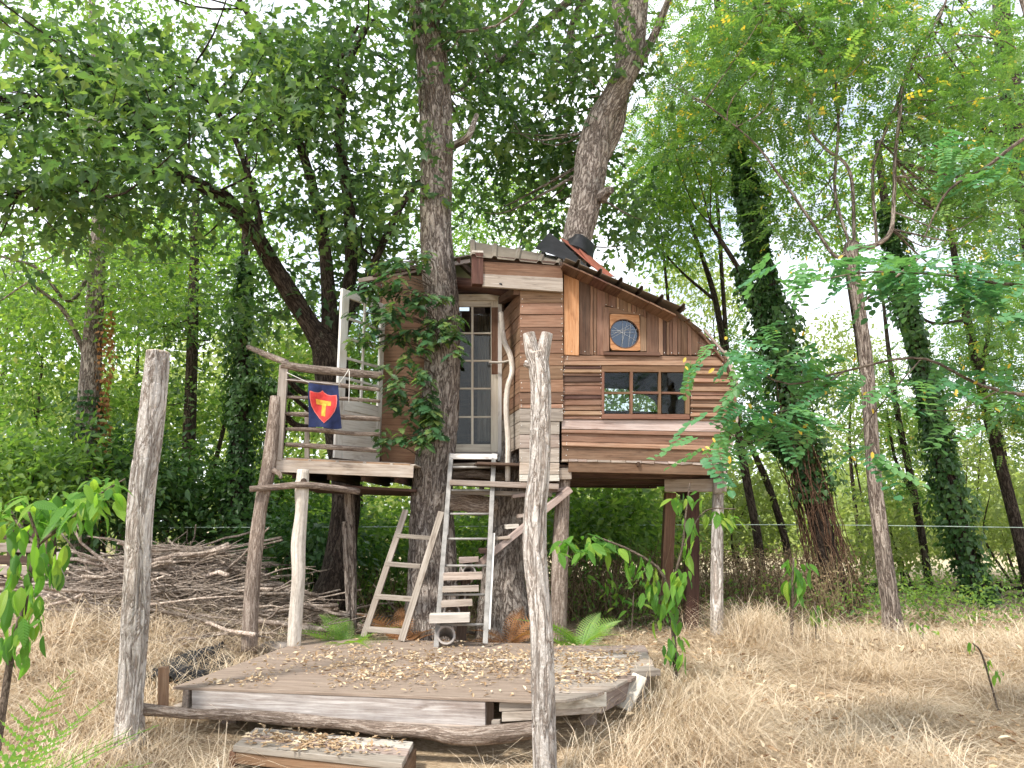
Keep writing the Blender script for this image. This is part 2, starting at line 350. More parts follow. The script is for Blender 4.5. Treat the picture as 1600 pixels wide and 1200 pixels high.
_t.links.new(mixc(_t, 1.0, mixc(_t, 1.0, _src, _v.outputs[0], 'MULTIPLY'), _mid.outputs[0], 'MULTIPLY'), _p.inputs['Base Color']); bump(_t, _p, _k.outputs[0], .5, .3)
M['navy'] = plain('navy_cloth', (.018, .026, .075), .9, 0, 12, .4)
M['red'] = plain('red_cloth', (.52, .045, .042), .9, 0, 14, .3)
M['yellow'] = plain('yellow_paint', (.55, .29, .04), .9, 0, 16, .5)
M['red_edge'] = plain('pink_edge', (.70, .16, .13), .9)
M['metal'] = plain('roof_metal', (.20, .165, .13), .5, .2, 3, .3)
M['rust_metal'] = plain('rust_red_metal', (.26, .085, .055), .6, .1, 5, .3)
M['alu'] = plain('weathered_ladder', (.27, .255, .235), .65, .1, 9, .4)
M['tarp'] = plain('black_tarp', (.018, .018, .021), .5, 0, 7, .5, bstr=.6)
M['pipe'] = plain('clay_pipe', (.36, .32, .29), .8, 0, 8, .3)
M['stone'] = plain('stone', (.25, .22, .20), .9, 0, 5, .35, bstr=.6)
M['string'] = plain('string', (.62, .60, .55), .9)
M['line'] = plain('green_line', (.48, .58, .50), .7)
M['end_grain'] = plain('cut_end', (.48, .40, .31), .9, 0, 14, .3)
def glassmat(name, tint, gloss=.022):
    m, t, b = newmat(name); tr = t.nodes.new('ShaderNodeBsdfTransparent'); tr.inputs[0].default_value = (*tint, 1)
    gl = t.nodes.new('ShaderNodeBsdfGlossy'); gl.inputs['Roughness'].default_value = .03
    lw = t.nodes.new('ShaderNodeLayerWeight'); lw.inputs[0].default_value = .5
    pw = t.nodes.new('ShaderNodeMath'); pw.operation = 'POWER'; pw.inputs[1].default_value = 4.0; ad = t.nodes.new('ShaderNodeMath'); ad.operation = 'MULTIPLY_ADD'; ad.inputs[1].default_value = .6; ad.inputs[2].default_value = gloss
    t.links.new(lw.outputs['Facing'], pw.inputs[0]); t.links.new(pw.outputs[0], ad.inputs[0])
    ms = t.nodes.new('ShaderNodeMixShader'); t.links.new(ad.outputs[0], ms.inputs[0]); t.links.new(tr.outputs[0], ms.inputs[1]); t.links.new(gl.outputs[0], ms.inputs[2])
    t.links.new(ms.outputs[0], t.nodes['Material Output'].inputs['Surface']); return m
M['glass'] = glassmat('window_glass', (.86, .89, .87))
M['blue_glass'] = glassmat('blue_tinted_glass', (.45, .62, .8), .10)  # round pane: blue tint and stronger gloss

# ---------------------------------------------------------------- leaf templates and foliage
def strip_leaf(xs, ys, fold=.25, droop=.18):
    V = []; T = []
    for s in (1, -1):
        b = len(V)
        for x, y in zip(xs, ys): V.append((x, 0, -droop * x * x)); V.append((x, s * y, fold * y - droop * x * x))
        for i in range(len(xs) - 1):
            a, o, a2, o2 = b + 2 * i, b + 2 * i + 1, b + 2 * i + 2, b + 2 * i + 3
            if ys[i] > 0: T.append((a, a2, o))
            if ys[i + 1] > 0: T.append((a2, o2, o) if ys[i] > 0 else (a, a2, o2))
    T = [t if i < len(T) // 2 else t[::-1] for i, t in enumerate(T)]
    V = np.array(V, float); T = np.array(T); used, inv = np.unique(T.ravel(), return_inverse=True)
    return V[used], inv.reshape(-1, 3)
OAK = strip_leaf([0, .22, .36, .56, .72, 1], [0, .21, .08, .28, .11, 0])
DIA = strip_leaf([0, .45, 1], [0, .24, 0])
FLAT = (np.array([[0, 0, 0], [.42, .24, .03], [1, 0, -.15], [.5, -.23, .02]]), np.array([[0, 1, 2], [0, 2, 3]]))
BROAD = strip_leaf([0, .12, .32, .6, .85, 1], [0, .10, .19, .20, .10, 0], .2, .25)
IVY = strip_leaf([0, .14, .5, 1], [0, .36, .30, 0], .15, .1)
def compound(n=7, ll=.24, lw=.075, lod=0, droop=.2, bend=0.0):
    V = []; T = []; k = 0; G = [0] * 4; gi = 1
    lx = ([0, .5, 1], [0, 1, 0]) if lod else ([0, .25, .7, 1], [0, .9, 1.0, 0])
    lv, lt = strip_leaf(lx[0], lx[1], 0, 0)
    V.append(np.array([[0, -.006, 0], [1, -.003 + bend, -droop], [1, .003 + bend, -droop], [0, .006, 0]])); T.append(np.array([[0, 1, 2], [0, 2, 3]])); k = 4
    for i in range(n):
        x = .16 + .84 * i / (n - 1)
        for s in ((1, -1) if i < n - 1 else (0,)):
            a = s * 1.15 if s else 0.0
            p = lv * np.array([ll, lw, 1]); p[:, 2] = np.abs(p[:, 1]) * .25 - .12 * (p[:, 0] ** 2) / ll
            R = np.array([[math.cos(a), -math.sin(a), 0], [math.sin(a), math.cos(a), 0], [0, 0, 1]])
            p[:, 2] += random.uniform(-.05, .05) * p[:, 0] / ll; p = p @ R.T + np.array([x, bend * x * x, -droop * x * x]); G += [gi] * len(p); gi += 1; V.append(p); T.append(lt + k); k += len(p)
    return np.vstack(V), np.vstack(T), np.array(G)
LOC = compound(6, .25, .085, 1)
LOCN = compound(8, .20, .055, 0)
def scatter(mb, pos, d, n, size, tmpl, var):
    tv, tf = tmpl[:2]; N = len(pos)
    x = nrm(d); z = n - (n * x).sum(1, keepdims=True) * x; z = nrm(z); y = np.cross(z, x)
    s = np.broadcast_to(size, (N,))[:, None, None]
    V = pos[:, None, :] + s * (tv[None, :, 0:1] * x[:, None] + tv[None, :, 1:2] * y[:, None] + tv[None, :, 2:3] * z[:, None])
    F = (tf[None] + (np.arange(N) * len(tv))[:, None, None]).reshape(-1, 3)
    vv = np.repeat(var, len(tv)).reshape(N, -1)
    if len(tmpl) > 2: vv = vv * .84 + RNG.normal(0, .13, (N, tmpl[2].max() + 1))[:, tmpl[2]]
    mb.add(V.reshape(-1, 3), F, np.clip(vv, 0, 1).ravel())
def foliage(mb, C, nper, crad, tmpl, size, flat=.7, droop=.25, seed=0, vlo=0., vhi=1.):
    r = np.random.default_rng(seed); C = np.asarray(C); N = len(C) * nper
    ci = np.repeat(np.arange(len(C)), nper); off = r.normal(size=(N, 3)) * np.array([1, 1, .55]) * crad * .55
    pos = C[ci] + off; d = off / crad + r.normal(size=(N, 3)) * .5 + np.array([0, 0, -droop])
    n = np.array([0, 0, flat]) + r.normal(size=(N, 3)) * .45
    v = (.55 * r.random(N) + .45 * r.random(len(C))[ci]) * (vhi - vlo) + vlo
    scatter(mb, pos, d, n, r.uniform(size[0], size[1], N), tmpl, v)
def ellip(specs, seed=0):
    """(cx, cy, rx, ry, Y0, Y1, n) in picture units of the framed view, at real depths"""
    r = np.random.default_rng(seed); out = []
    for cx, cy, rx, ry, a, b, n in specs:
        k = 0
        while k < n:
            u, v = r.uniform(-1, 1, 2)
            if u * u + v * v > 1: continue
            q = P(cx + u * rx, cy + v * ry, r.uniform(a, b))
            if q[2] < gz(q[0], q[1]) + .05: q[2] = gz(q[0], q[1]) + r.uniform(.05, .5)
            out.append(q); k += 1
    return np.array(out)
def branchlets(mb, limbs, C, frac=.5, r0=.018, seed=0, sag=.1):
    r = np.random.default_rng(seed); A = np.vstack([crom(l, 40) for l in limbs])
    for c in C:
        if r.random() > frac: continue
        d = np.linalg.norm(A[:, :3] - c, axis=1) + np.maximum(0, A[:, 2] - c[2]) * .6
        a = A[np.argmin(d)]; ln = np.linalg.norm(a[:3] - c)
        if ln < .15 or ln > 4.5: continue
        mid = (a[:3] + c) / 2 + r.normal(size=3) * .09 * ln + np.array([0, 0, -sag * ln])
        p = crom([[*a[:3]], [*mid], [*c]], 8); rr = min(r0 * (.6 + ln * .35), a[3] * .6 + .004)
        mb.tube(p, np.linspace(rr, .004, 8), 5, cap=False)
def tree(name, label, limbs, barkmat, crown=None, group=None, sides=14, amp=.07, ridge=.0, step=.09, n0=None):
    """limbs: list of (k,4) x y z r; first is the trunk. crown: list of dicts"""
    base = limbs[0][0][:3].copy(); base[2] = gz(base[0], base[1])
    t = thing(name, base, label, 'tree', group)
    mb = MB()
    for i, l in enumerate(limbs):
        ln = np.linalg.norm(np.diff(l[:, :3], axis=0), axis=1).sum()
        c = crom(l, max(6, int(ln / step))); mb.tube(c[:, :3], np.maximum(c[:, 3], .004), sides if i == 0 else max(8, sides - 6), amp=amp, seed=i + len(name), ridge=ridge)
    mb.build('trunk', barkmat, t, smooth=True)
    bm_ = MB(); n = 0
    for k, cr in enumerate(crown or []):
        C = cr['C']; lm = MB(); foliage(lm, C, cr.get('n', 40), cr.get('r', .45), cr.get('t', OAK), cr.get('s', (.09, .15)), cr.get('flat', .7), cr.get('droop', .25), seed=len(label) + k, vlo=cr.get('vlo', 0), vhi=cr.get('vhi', 1))
        o = lm.build('crown', cr['m'], t); tag(o, kind='stuff')
        if cr.get('twigs', .5): branchlets(bm_, limbs, C, cr.get('twigs', .5), seed=k, r0=cr.get('r0', .018)); n += 1
    if bm_.V: tag(bm_.build('branchwork', barkmat, t, smooth=True), kind='stuff')
    return t
def ivy(parent, limb, t0, t1, n, rr, size=(.05, .09), mat=None, seed=0, name='ivy', bulge=None):
    r = np.random.default_rng(seed); c = crom(limb, 120); N = n
    t = r.uniform(t0, t1, N); i = (t * 119).astype(int); ax = c[i]; T = nrm(np.gradient(c[:, :3], axis=0))[i]
    an = r.uniform(0, 2 * np.pi, N); o = np.stack([np.cos(an), np.sin(an), np.zeros(N)], 1); o = nrm(o - (o * T).sum(1, keepdims=True) * T)
    w = vnoise(np.stack([np.cos(an) * 1.2, np.sin(an) * 1.2, ax[:, 2] * 1.6], 1) + seed)
    R = ax[:, 3] + rr * np.clip(.40 + 1.0 * w, .04, 1.5) * r.uniform(.15, 1.1, N) * (1 if bulge is None else np.interp(t, *bulge))
    pos = ax[:, :3] + o * R[:, None]
    d = np.array([0, 0, -.9]) + o * .35 + r.normal(size=(N, 3)) * .5; n_ = o + np.array([0, 0, .35]) + r.normal(size=(N, 3)) * .35
    mb = MB(); scatter(mb, pos, d, n_, r.uniform(*size, N), IVY, .5 * r.random(N) + .5 * (w * .5 + .5))
    return tag(mb.build(name, mat or M['ivy_leaf'], parent), kind='stuff')

# ---------------------------------------------------------------- the setting: ground, straw
def ground():
    def axis(a, b, fine, coarse):
        return np.concatenate([-np.geomspace(coarse, -a + 1, 40)[::-1] + 0, np.arange(-coarse + fine, coarse, fine), np.geomspace(coarse, b, 40)])
    xs = np.concatenate([-np.geomspace(12, 400, 40)[::-1], np.arange(-11.8, 12, .2), np.geomspace(12, 400, 40)])
    ys = np.concatenate([np.linspace(-60, -2.5, 20), np.arange(-2, 20, .2), np.geomspace(20.2, 700, 50)])
    X, Y = np.meshgrid(xs, ys); Z = gz(X, Y); V = np.stack([X, Y, Z], -1).reshape(-1, 3); nx = len(xs)
    i = np.arange(len(ys) - 1)[:, None] * nx; j = np.arange(nx - 1)[None]
    F = np.stack([i + j, i + j + 1, i + nx + j + 1, i + nx + j], -1).reshape(-1, 4)
    m, t, b = newmat('ground_straw'); v = texco(t, rnd=False)
    n1 = noise(t, texco(t, (1, 2.2, 1), False), 26, 8, .7, .8)
    c = ramp(t, [(.3, (.19, .13, .08)), (.5, (.47, .355, .23)), (.7, (.69, .565, .40))], n1).outputs[0]
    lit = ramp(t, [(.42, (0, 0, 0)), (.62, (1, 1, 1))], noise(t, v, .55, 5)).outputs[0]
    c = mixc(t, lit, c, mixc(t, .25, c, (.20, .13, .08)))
    sx = t.nodes.new('ShaderNodeSeparateXYZ'); tcn = t.nodes.new('ShaderNodeTexCoord'); t.links.new(tcn.outputs['Object'], sx.inputs[0])
    far = t.nodes.new('ShaderNodeMapRange'); far.inputs[1].default_value = 19; far.inputs[2].default_value = 26; t.links.new(sx.outputs[1], far.inputs[0])
    c = mixc(t, far.outputs[0], c, (.55, .45, .30))
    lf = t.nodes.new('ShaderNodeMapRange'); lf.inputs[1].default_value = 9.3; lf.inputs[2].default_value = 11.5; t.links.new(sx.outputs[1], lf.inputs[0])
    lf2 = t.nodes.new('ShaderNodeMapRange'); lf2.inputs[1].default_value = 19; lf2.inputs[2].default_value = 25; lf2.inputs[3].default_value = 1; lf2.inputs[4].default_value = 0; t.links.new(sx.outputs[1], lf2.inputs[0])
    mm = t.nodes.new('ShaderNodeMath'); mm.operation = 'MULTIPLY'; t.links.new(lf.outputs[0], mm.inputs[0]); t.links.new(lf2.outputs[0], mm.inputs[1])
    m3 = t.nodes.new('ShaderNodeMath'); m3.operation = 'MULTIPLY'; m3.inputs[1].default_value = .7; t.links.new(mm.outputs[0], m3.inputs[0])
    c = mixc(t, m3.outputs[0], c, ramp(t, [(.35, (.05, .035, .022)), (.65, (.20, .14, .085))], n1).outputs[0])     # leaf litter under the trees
    t.links.new(c, b.inputs['Base Color']); b.inputs['Roughness'].default_value = .95; b.inputs['Specular IOR Level'].default_value = .1
    bump(t, b, n1, .8, .03)
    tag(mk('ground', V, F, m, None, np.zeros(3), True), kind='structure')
ground()

PLAT = [PZ(270, 1073, .46), PZ(835, 1094, .46), PZ(947, 1080, .46), PZ(1022, 1042, .46), PZ(1003, 1009, .46), PZ(488, 996, .46)]
def inside(poly, x, y, grow=0.0):
    c = np.mean([p[:2] for p in poly], 0); q = [c + (p[:2] - c) * (1 + grow) for p in poly]; r = np.ones(len(x), bool); k = len(q)
    for i in range(k):
        a, b = q[i], q[(i + 1) % k]; r &= ((b[0] - a[0]) * (y - a[1]) - (b[1] - a[1]) * (x - a[0])) > 0
    return r
def straw():
    r = np.random.default_rng(3); mb = MB()
    def blades(N, bx, by, ln, hw, lean, flatness, seed, bias, keep=None, vv=(0, 1)):
        q = np.random.default_rng(seed); nt_ = N // 9
        tx, ty = bx(q, nt_), by(q, nt_); x = np.repeat(tx, 9) + q.normal(size=nt_ * 9) * .05; y = np.repeat(ty, 9) + q.normal(size=nt_ * 9) * .05
        k = ~inside(PLAT, x, y, .02)
        k &= ~((np.abs(x + 1.05) < .75) & (y > 4.35) & (y < 5.45))
        if keep is not None: k &= keep(x, y)
        pr = np.repeat(q.normal(size=nt_) * .7, 9)[k]; tv = np.repeat(q.random(nt_), 9)[k]
        x, y = x[k], y[k]; n = len(x)
        sw = vnoise(np.stack([x * .55, y * .55, np.full(n, seed * 3.3)], 1)) * 3.0
        az = bias + sw + pr + q.normal(size=n) * .95; l = q.uniform(*ln, n); up = np.clip(q.normal(flatness, .16, n), .04, 1.5)
        S = np.linspace(0, 1, 4); z0 = gz(x, y)
        h = l * up * .55; rr = l * lean
        px = x[:, None] + np.cos(az)[:, None] * rr[:, None] * (S ** 1.2)[None]; py = y[:, None] + np.sin(az)[:, None] * rr[:, None] * (S ** 1.2)[None]
        pz = z0[:, None] - .02 + h[:, None] * np.sin(np.minimum(S * 2.4, 2.9))[None] + .02 * q.random((n, 1))
        w = np.stack([-np.sin(az), np.cos(az), 0 * az], 1) * (hw * q.uniform(.6, 1.3, n))[:, None]
        C = np.stack([px, py, pz], -1); tp = np.array([1, 1, .8, .2])[None, :, None]
        Lf = C - w[:, None] * tp; Rt = C + w[:, None] * tp
        V = np.stack([Lf, Rt], 2).reshape(-1, 3); b = (np.arange(n) * 8)[:, None, None]
        f = np.array([[2 * i, 2 * i + 1, 2 * i + 3] for i in range(3)] + [[2 * i, 2 * i + 3, 2 * i + 2] for i in range(3)])
        v = np.clip(vv[0] + (vv[1] - vv[0]) * (.6 * q.random(n) + .4 * tv), 0, 1)
        mb.add(V, (f[None] + b).reshape(-1, 3), np.repeat(v, 8))
    U = lambda a, b: (lambda q, n: q.uniform(a, b, n))
    near = lambda a, b: (lambda q, n: a + (b - a) * q.random(n) ** 1.25)
    blades(62000, U(-.2, 6.5), near(3.6, 9.6), (.25, .75), .0017, .85, .12, 1, 2.6, lambda x, y: (x > 1.0) | (y < 5.0))
    blades(32000, U(-4.6, .6), near(3.6, 7.2), (.22, .65), .0017, .85, .16, 2, 1.2, lambda x, y: (x < -2.3) | (y < 5.3))
    blades(14000, U(-7.5, -2.4), U(6.5, 10.5), (.3, .7), .0022, .8, .2, 5, .5, vv=(0, .9))
    blades(14000, U(1.5, 11), U(8.5, 14.5), (.3, .7), .003, .7, .2, 6, 2.0, vv=(.0, .9))
    blades(5000, U(-5, 6.5), near(3.6, 9.5), (.4, 1.0), .0032, .9, .07, 21, 3.6, vv=(.5, 1))
    blades(9000, U(-5, 6.5), near(3.6, 9.5), (.12, .3), .0022, .9, .2, 22, 1.6, vv=(0, .45))
    blades(4200, lambda q, n: q.normal(-3.7, .8, n), lambda q, n: q.normal(8.1, .35, n), (.4, .9), .002, .7, .5, 41, 1.2)
    r2 = np.random.default_rng(44)
    for k in range(70):      # matted tussocks, each combed its own way
        cx = r2.uniform(1.2, 6.2) if k % 3 else r2.uniform(-4.6, -2.6); cy = r2.uniform(3.9, 9.2)
        blades(270, lambda q, n, c=cx: q.normal(c, .14, n), lambda q, n, c=cy: q.normal(c, .12, n), (.3, .7), .002, .8, r2.uniform(.15, .5), 100 + k, r2.uniform(0, 6.28), vv=(r2.uniform(0, .4), r2.uniform(.6, 1)))
    # tall clumps leaning against the platform's right side, round the posts and against the far post
    for cx, cy, sx_, sy_, n, ln, sd_ in ((1.35, 5.9, .22, .35, 1500, (.4, .8), 11), (.95, 5.35, .3, .15, 700, (.35, .7), 12), (2.85, 8.9, .25, .3, 1300, (.6, 1.1), 13), (-2.75, 5.35, .3, .2, 900, (.3, .6), 14), (4.5, 8.7, .6, .4, 1400, (.4, .7), 15), (-3.4, 6.4, .5, .5, 1800, (.4, .8), 16), (.2, 5.0, .3, .1, 350, (.25, .5), 17), (-1.8, 5.2, .5, .12, 500, (.2, .45), 18)):
        blades(n, lambda q, k, c=cx, s=sx_: q.normal(c, s, k), lambda q, k, c=cy, s=sy_: q.normal(c, s, k), ln, .0018, .75, .6, sd_, 1.0 + sd_)
    tag(mb.build('dry_grass', M['straw'], None, np.zeros(3)), 'long bleached dry grass lying over the clearing', 'grass', kind='stuff')
straw()
def litter():
    r = np.random.default_rng(9); mb = MB()
    def lay(x, y, z, size, vb=(0, 1)):
        n = len(x); d = np.stack([r.normal(size=n), r.normal(size=n), r.normal(size=n) * .25], 1); nn = np.stack([r.normal(size=n) * .35, r.normal(size=n) * .35, np.ones(n)], 1)
        scatter(mb, np.stack([x, y, z], 1), d, nn, r.uniform(*size, n), CURL, r.uniform(*vb, n))
    CURL = strip_leaf([0, .25, .6, 1], [0, .18, .20, 0], .6, -.12)
    x = r.uniform(-5, 6, 8200); y = r.uniform(3.7, 9.5, 8200); k = ~inside(PLAT, x, y, .01); x, y = x[k], y[k]
    k = vnoise(np.stack([x * .7, y * .7, x * 0], 1)) > -.15; x, y = x[k], y[k]
    lay(x, y, gz(x, y) + r.uniform(.02, .09, len(x)), (.03, .09), (.0, 1))
    x = r.uniform(-7, 8, 4000); y = r.uniform(8.5, 16, 4000); lay(x, y, gz(x, y) + .03, (.05, .11), (0, .7))
    tag(mb.build('fallen_leaves', M['dry_leaf'], None, np.zeros(3)), 'tan fallen leaves scattered among the dry grass', 'leaves', kind='stuff')
    mb = MB()
    def plat(cx, cy, sx_, sy_, n):
        x = r.normal(cx, sx_, n); y = r.normal(cy, sy_, n); k = inside(PLAT, x, y, -.04); x, y = x[k], y[k]
        k = vnoise(np.stack([x * 3.1, y * 3.1, x * 0 + 2], 1)) > -.55; k &= r.random(len(x)) < .8; x, y = x[k], y[k]; lay(x, y, .468 + r.uniform(0, .016, len(x)), (.016, .06), (.1, 1))
    for s in [(a_, b_ - .25, c_ * 1.35, d_ * 1.35, int(e_ * 2.4)) for a_, b_, c_, d_, e_ in ((-1.35, 7.0, .35, .22, 190), (-.45, 6.8, .4, .25, 260), (-1.2, 6.45, .2, .12, 90), (.2, 7.2, .45, .2, 260), (.8, 7.2, .3, .35, 330), (.75, 6.2, .25, .3, 300), (-.5, 7.4, .8, .25, 330), (-2.1, 6.25, .12, .1, 70), (-.3, 6.3, .9, .6, 260), (-1.2, 7.6, .6, .3, 200))]: plat(*s)
    tag(mb.build('leaf_litter', M['dry_leaf'], None, np.zeros(3)), 'pale curled oak leaves drifted across the low platform', 'leaves', kind='stuff')
litter()

# ---------------------------------------------------------------- the tree house
HA = math.radians(8.5); HU = np.array([math.cos(HA), math.sin(HA), 0]); HN = np.array([math.sin(HA), -math.cos(HA), 0]); HO = P(880, 600, 8.5); UP = np.array([0, 0, 1.0])
def HW(px, py, d=0.0): return PP(px, py, HO + HN * d, HN)
def HX(px, py): q = HW(px, py) - HO; return np.array([q @ HU, q[2]])          # (u, z) on the wall plane
def HP(u, z, d=0.0): return HO + HU * u + UP * z + HN * d
house = thing('tree_house', (.6, 9.2, gz(.6, 9.2)), 'rustic wooden tree house on poles with deck, round window and metal roof', 'tree house')
def lerp_pts(tab, x): return float(np.interp(x, [a for a, b in tab], [b for a, b in tab]))
NAILS = []
def hb(parent, x0, x1, yl0, yl1, yr0=None, yr1=None, mat='redwood', d0=0.0, d1=0.0, th=.022, name='board', vertical=False):
    yr0 = yl0 if yr0 is None else yr0; yr1 = yl1 if yr1 is None else yr1
    a, b, c, e = HW(x0, yl1, d1), HW(x1, yr1, d1), HW(x1, yr0, d0), HW(x0, yl0, d0)
    if name == 'board' and mat != 'glass':
        for fx in ((.5,) if vertical else (.03, .97)):
            for fy in ((.04, .96) if vertical else (.3, .7)):
                if random.random() < .6: NAILS.append(((a * (1 - fx) + b * fx) * (1 - fy) + (e * (1 - fx) + c * fx) * fy + HU * random.uniform(-.01, .01)))
    return slab(name, parent, [a, b, c, e], np.cross(b - a, e - a), th, M[mat], axis=(e - a) if vertical else (b - a), bevel=.0025, wob=.0035)
wall = thing_wall = None
def part_empty(name, parent, loc):
    o = bpy.data.objects.new(name, None); o.empty_display_size = .1; return put(o, parent, Matrix.Translation(Vector([float(c) for c in loc])))
wall = part_empty('front_wall', house, HW(1000, 720))
RT = [(553, 1133), (572, 1140), (590, 1145), (617, 1149), (648, 1150), (670, 1146), (690, 1141), (724, 1130)]
TOPL = [(881, 426), (906, 430), (935, 441), (1000, 465), (1055, 488), (1085, 512), (1110, 537), (1126, 552)]
# upright boards under the roof slope
for x0, x1, m in ((881, 904.5, 'orange'), (905.5, 922, 'redwood_dark'), (922.6, 927.5, 'redwood'), (928, 932.5, 'redwood'), (933, 945.5, 'redwood'), (1011, 1028.5, 'redwood'), (1029, 1035.5, 'redwood_pale_lit'), (1036, 1041, 'redwood_dark'), (1041.5, 1046, 'redwood'), (1046.5, 1051, 'redwood'), (1051.5, 1058, 'redwood'), (1058.5, 1064, 'redwood'), (1064.5, 1074, 'redwood'), (1074.5, 1080, 'redwood_pale_lit'), (1080.5, 1092, 'redwood'), (1092.5, 1104, 'redwood'), (1104.5, 1121, 'redwood')):
    hb(wall, x0, x1, lerp_pts(TOPL, x0) - 6, 554, lerp_pts(TOPL, x1) - 6, 555, m, random.uniform(0, .012), random.uniform(0, .012), vertical=True)
for x0, x1 in ((946, 950), (950.4, 962.5), (963, 968), (968.5, 981), (981.5, 986), (986.5, 994), (994.5, 1005), (1005.4, 1010.6)):
    hb(wall, x0, x1, lerp_pts(TOPL, x0) - 6, 477 + (x0 - 946) * .3, lerp_pts(TOPL, x1) - 6, 477 + (x1 - 946) * .3, random.choice(('redwood', 'redwood', 'redwood_pale_lit')), .012, .012 + random.uniform(0, .008), vertical=True)
# horizontal boards: the long ones, then short clapboards left and right of the window; lit lips painted paler
for yl0, yl1, yr0, yr1, m, p in ((555, 564, 556, 562, 'redwood', .0), (564, 570, 562, 571, 'redwood_pale_lit', .012), (655, 670, 657, 675, 'grey_brown', .004), (670.5, 676, 675.5, 682, 'redwood_pale_lit', .012), (676, 690, 682, 697, 'redwood', .0), (690, 696, 697, 704.5, 'redwood_pale_lit', .014), (696, 718, 704.5, 723, 'redwood', .006)):
    hb(wall, 878, lerp_pts(RT, (yr0 + yr1) / 2), yl0, yl1, yr0, yr1, m, p - .004, p + .012)
ly = [570.5, 576, 581.5, 587, 597, 602, 617, 623, 633, 641.5, 648, 655]
for i in range(len(ly) - 1):
    thin = ly[i + 1] - ly[i] < 6.6 and i % 2 == 1
    hb(wall, 879, 941, ly[i], ly[i + 1] - .3, None, None, 'redwood_pale_lit' if thin else ('redwood' if i % 3 else 'redwood_dark'), .002, .028 if thin else .014)  # thin strips take the paler tone to draw light on the lips
ry = [571, 577.5, 584, 590, 596.5, 602.5, 610.5, 617, 623.5, 629.5, 636, 643, 650, 657]
for i in range(len(ry) - 1):
    hb(wall, 1079, lerp_pts(RT, (ry[i] + ry[i + 1]) / 2), ry[i], ry[i + 1] - .3, ry[i] + .8, ry[i + 1] + .5, 'redwood_pale_lit' if i % 2 else 'redwood', .0, .030 if i % 2 else .014)  # every other strip painted paler as a lit lip
# row of floor board ends along the bottom edge, beam and joists beneath
fx = [878, 889, 903, 917, 934, 955, 978, 1003, 1023, 1044, 1064, 1082, 1103, 1131]
for a, b in zip(fx[:-1], fx[1:]):
    ya, yb = 716 + (a - 878) * .026, 716 + (b - 878) * .026
    hb(wall, a + .4, b - .4, ya + 1, ya + 4.5 + random.uniform(-.5, 1), yb + 1, yb + 4.5 + random.uniform(-.5, 1), 'grey_brown', .035, .035, .3, 'floor_board_end')
fr = part_empty('floor_frame', house, HW(1000, 735))
bar('beam', fr, HW(888, 729, .0), HW(1131, 735, .0), .05, .125, M['redwood'], UP)
for d in (-.35, -.8, -1.3, -1.8, -2.3): bar('joist', fr, HW(886, 733, 0) + HN * d, HW(1128, 737, 0) + HN * d, .05, .14, M['dark_wood'], UP)
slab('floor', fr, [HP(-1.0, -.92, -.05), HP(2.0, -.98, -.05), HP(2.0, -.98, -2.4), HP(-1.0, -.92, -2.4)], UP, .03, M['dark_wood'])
bar('nailer', fr, HW(997, 722, .03), HW(997, 729, .03), .03, .05, M['redwood_dark'], HN); bar('nailer', fr, HW(1126, 722, .03), HW(1126, 732, .03), .03, .06, M['redwood_dark'], HN)

# six-pane window
win = part_empty('window', house, HW(1010, 652))
for nm, x0, x1, y0, y1 in (('frame', 941, 1078, 571.5, 580.5), ('frame', 941, 1078, 646.5, 654.5), ('frame', 941, 944.6, 580.6, 646.4), ('frame', 1072, 1078, 580.6, 646.4), ('mullion', 985, 989, 580.6, 646.4), ('mullion', 1029.5, 1033.5, 580.6, 646.4)):
    hb(win, x0, x1, y0, y1, y0 + .8, y1 + .8, 'window_brown', .03, .03, .05, nm, vertical=x1 - x0 < 20)
for x0, x1 in ((944.7, 984.9), (989.1, 1029.4), (1033.6, 1071.9)):
    hb(win, x0, x1, 612, 615.5, 612.3, 615.8, 'window_brown', .024, .024, .035, 'glazing_bar')
    for y0, y1 in ((580.8, 611.8), (615.7, 646.2)): hb(win, x0 + .1, x1 - .1, y0, y1, y0 + .4, y1 + .4, 'glass', .0, .0, .004, 'pane')
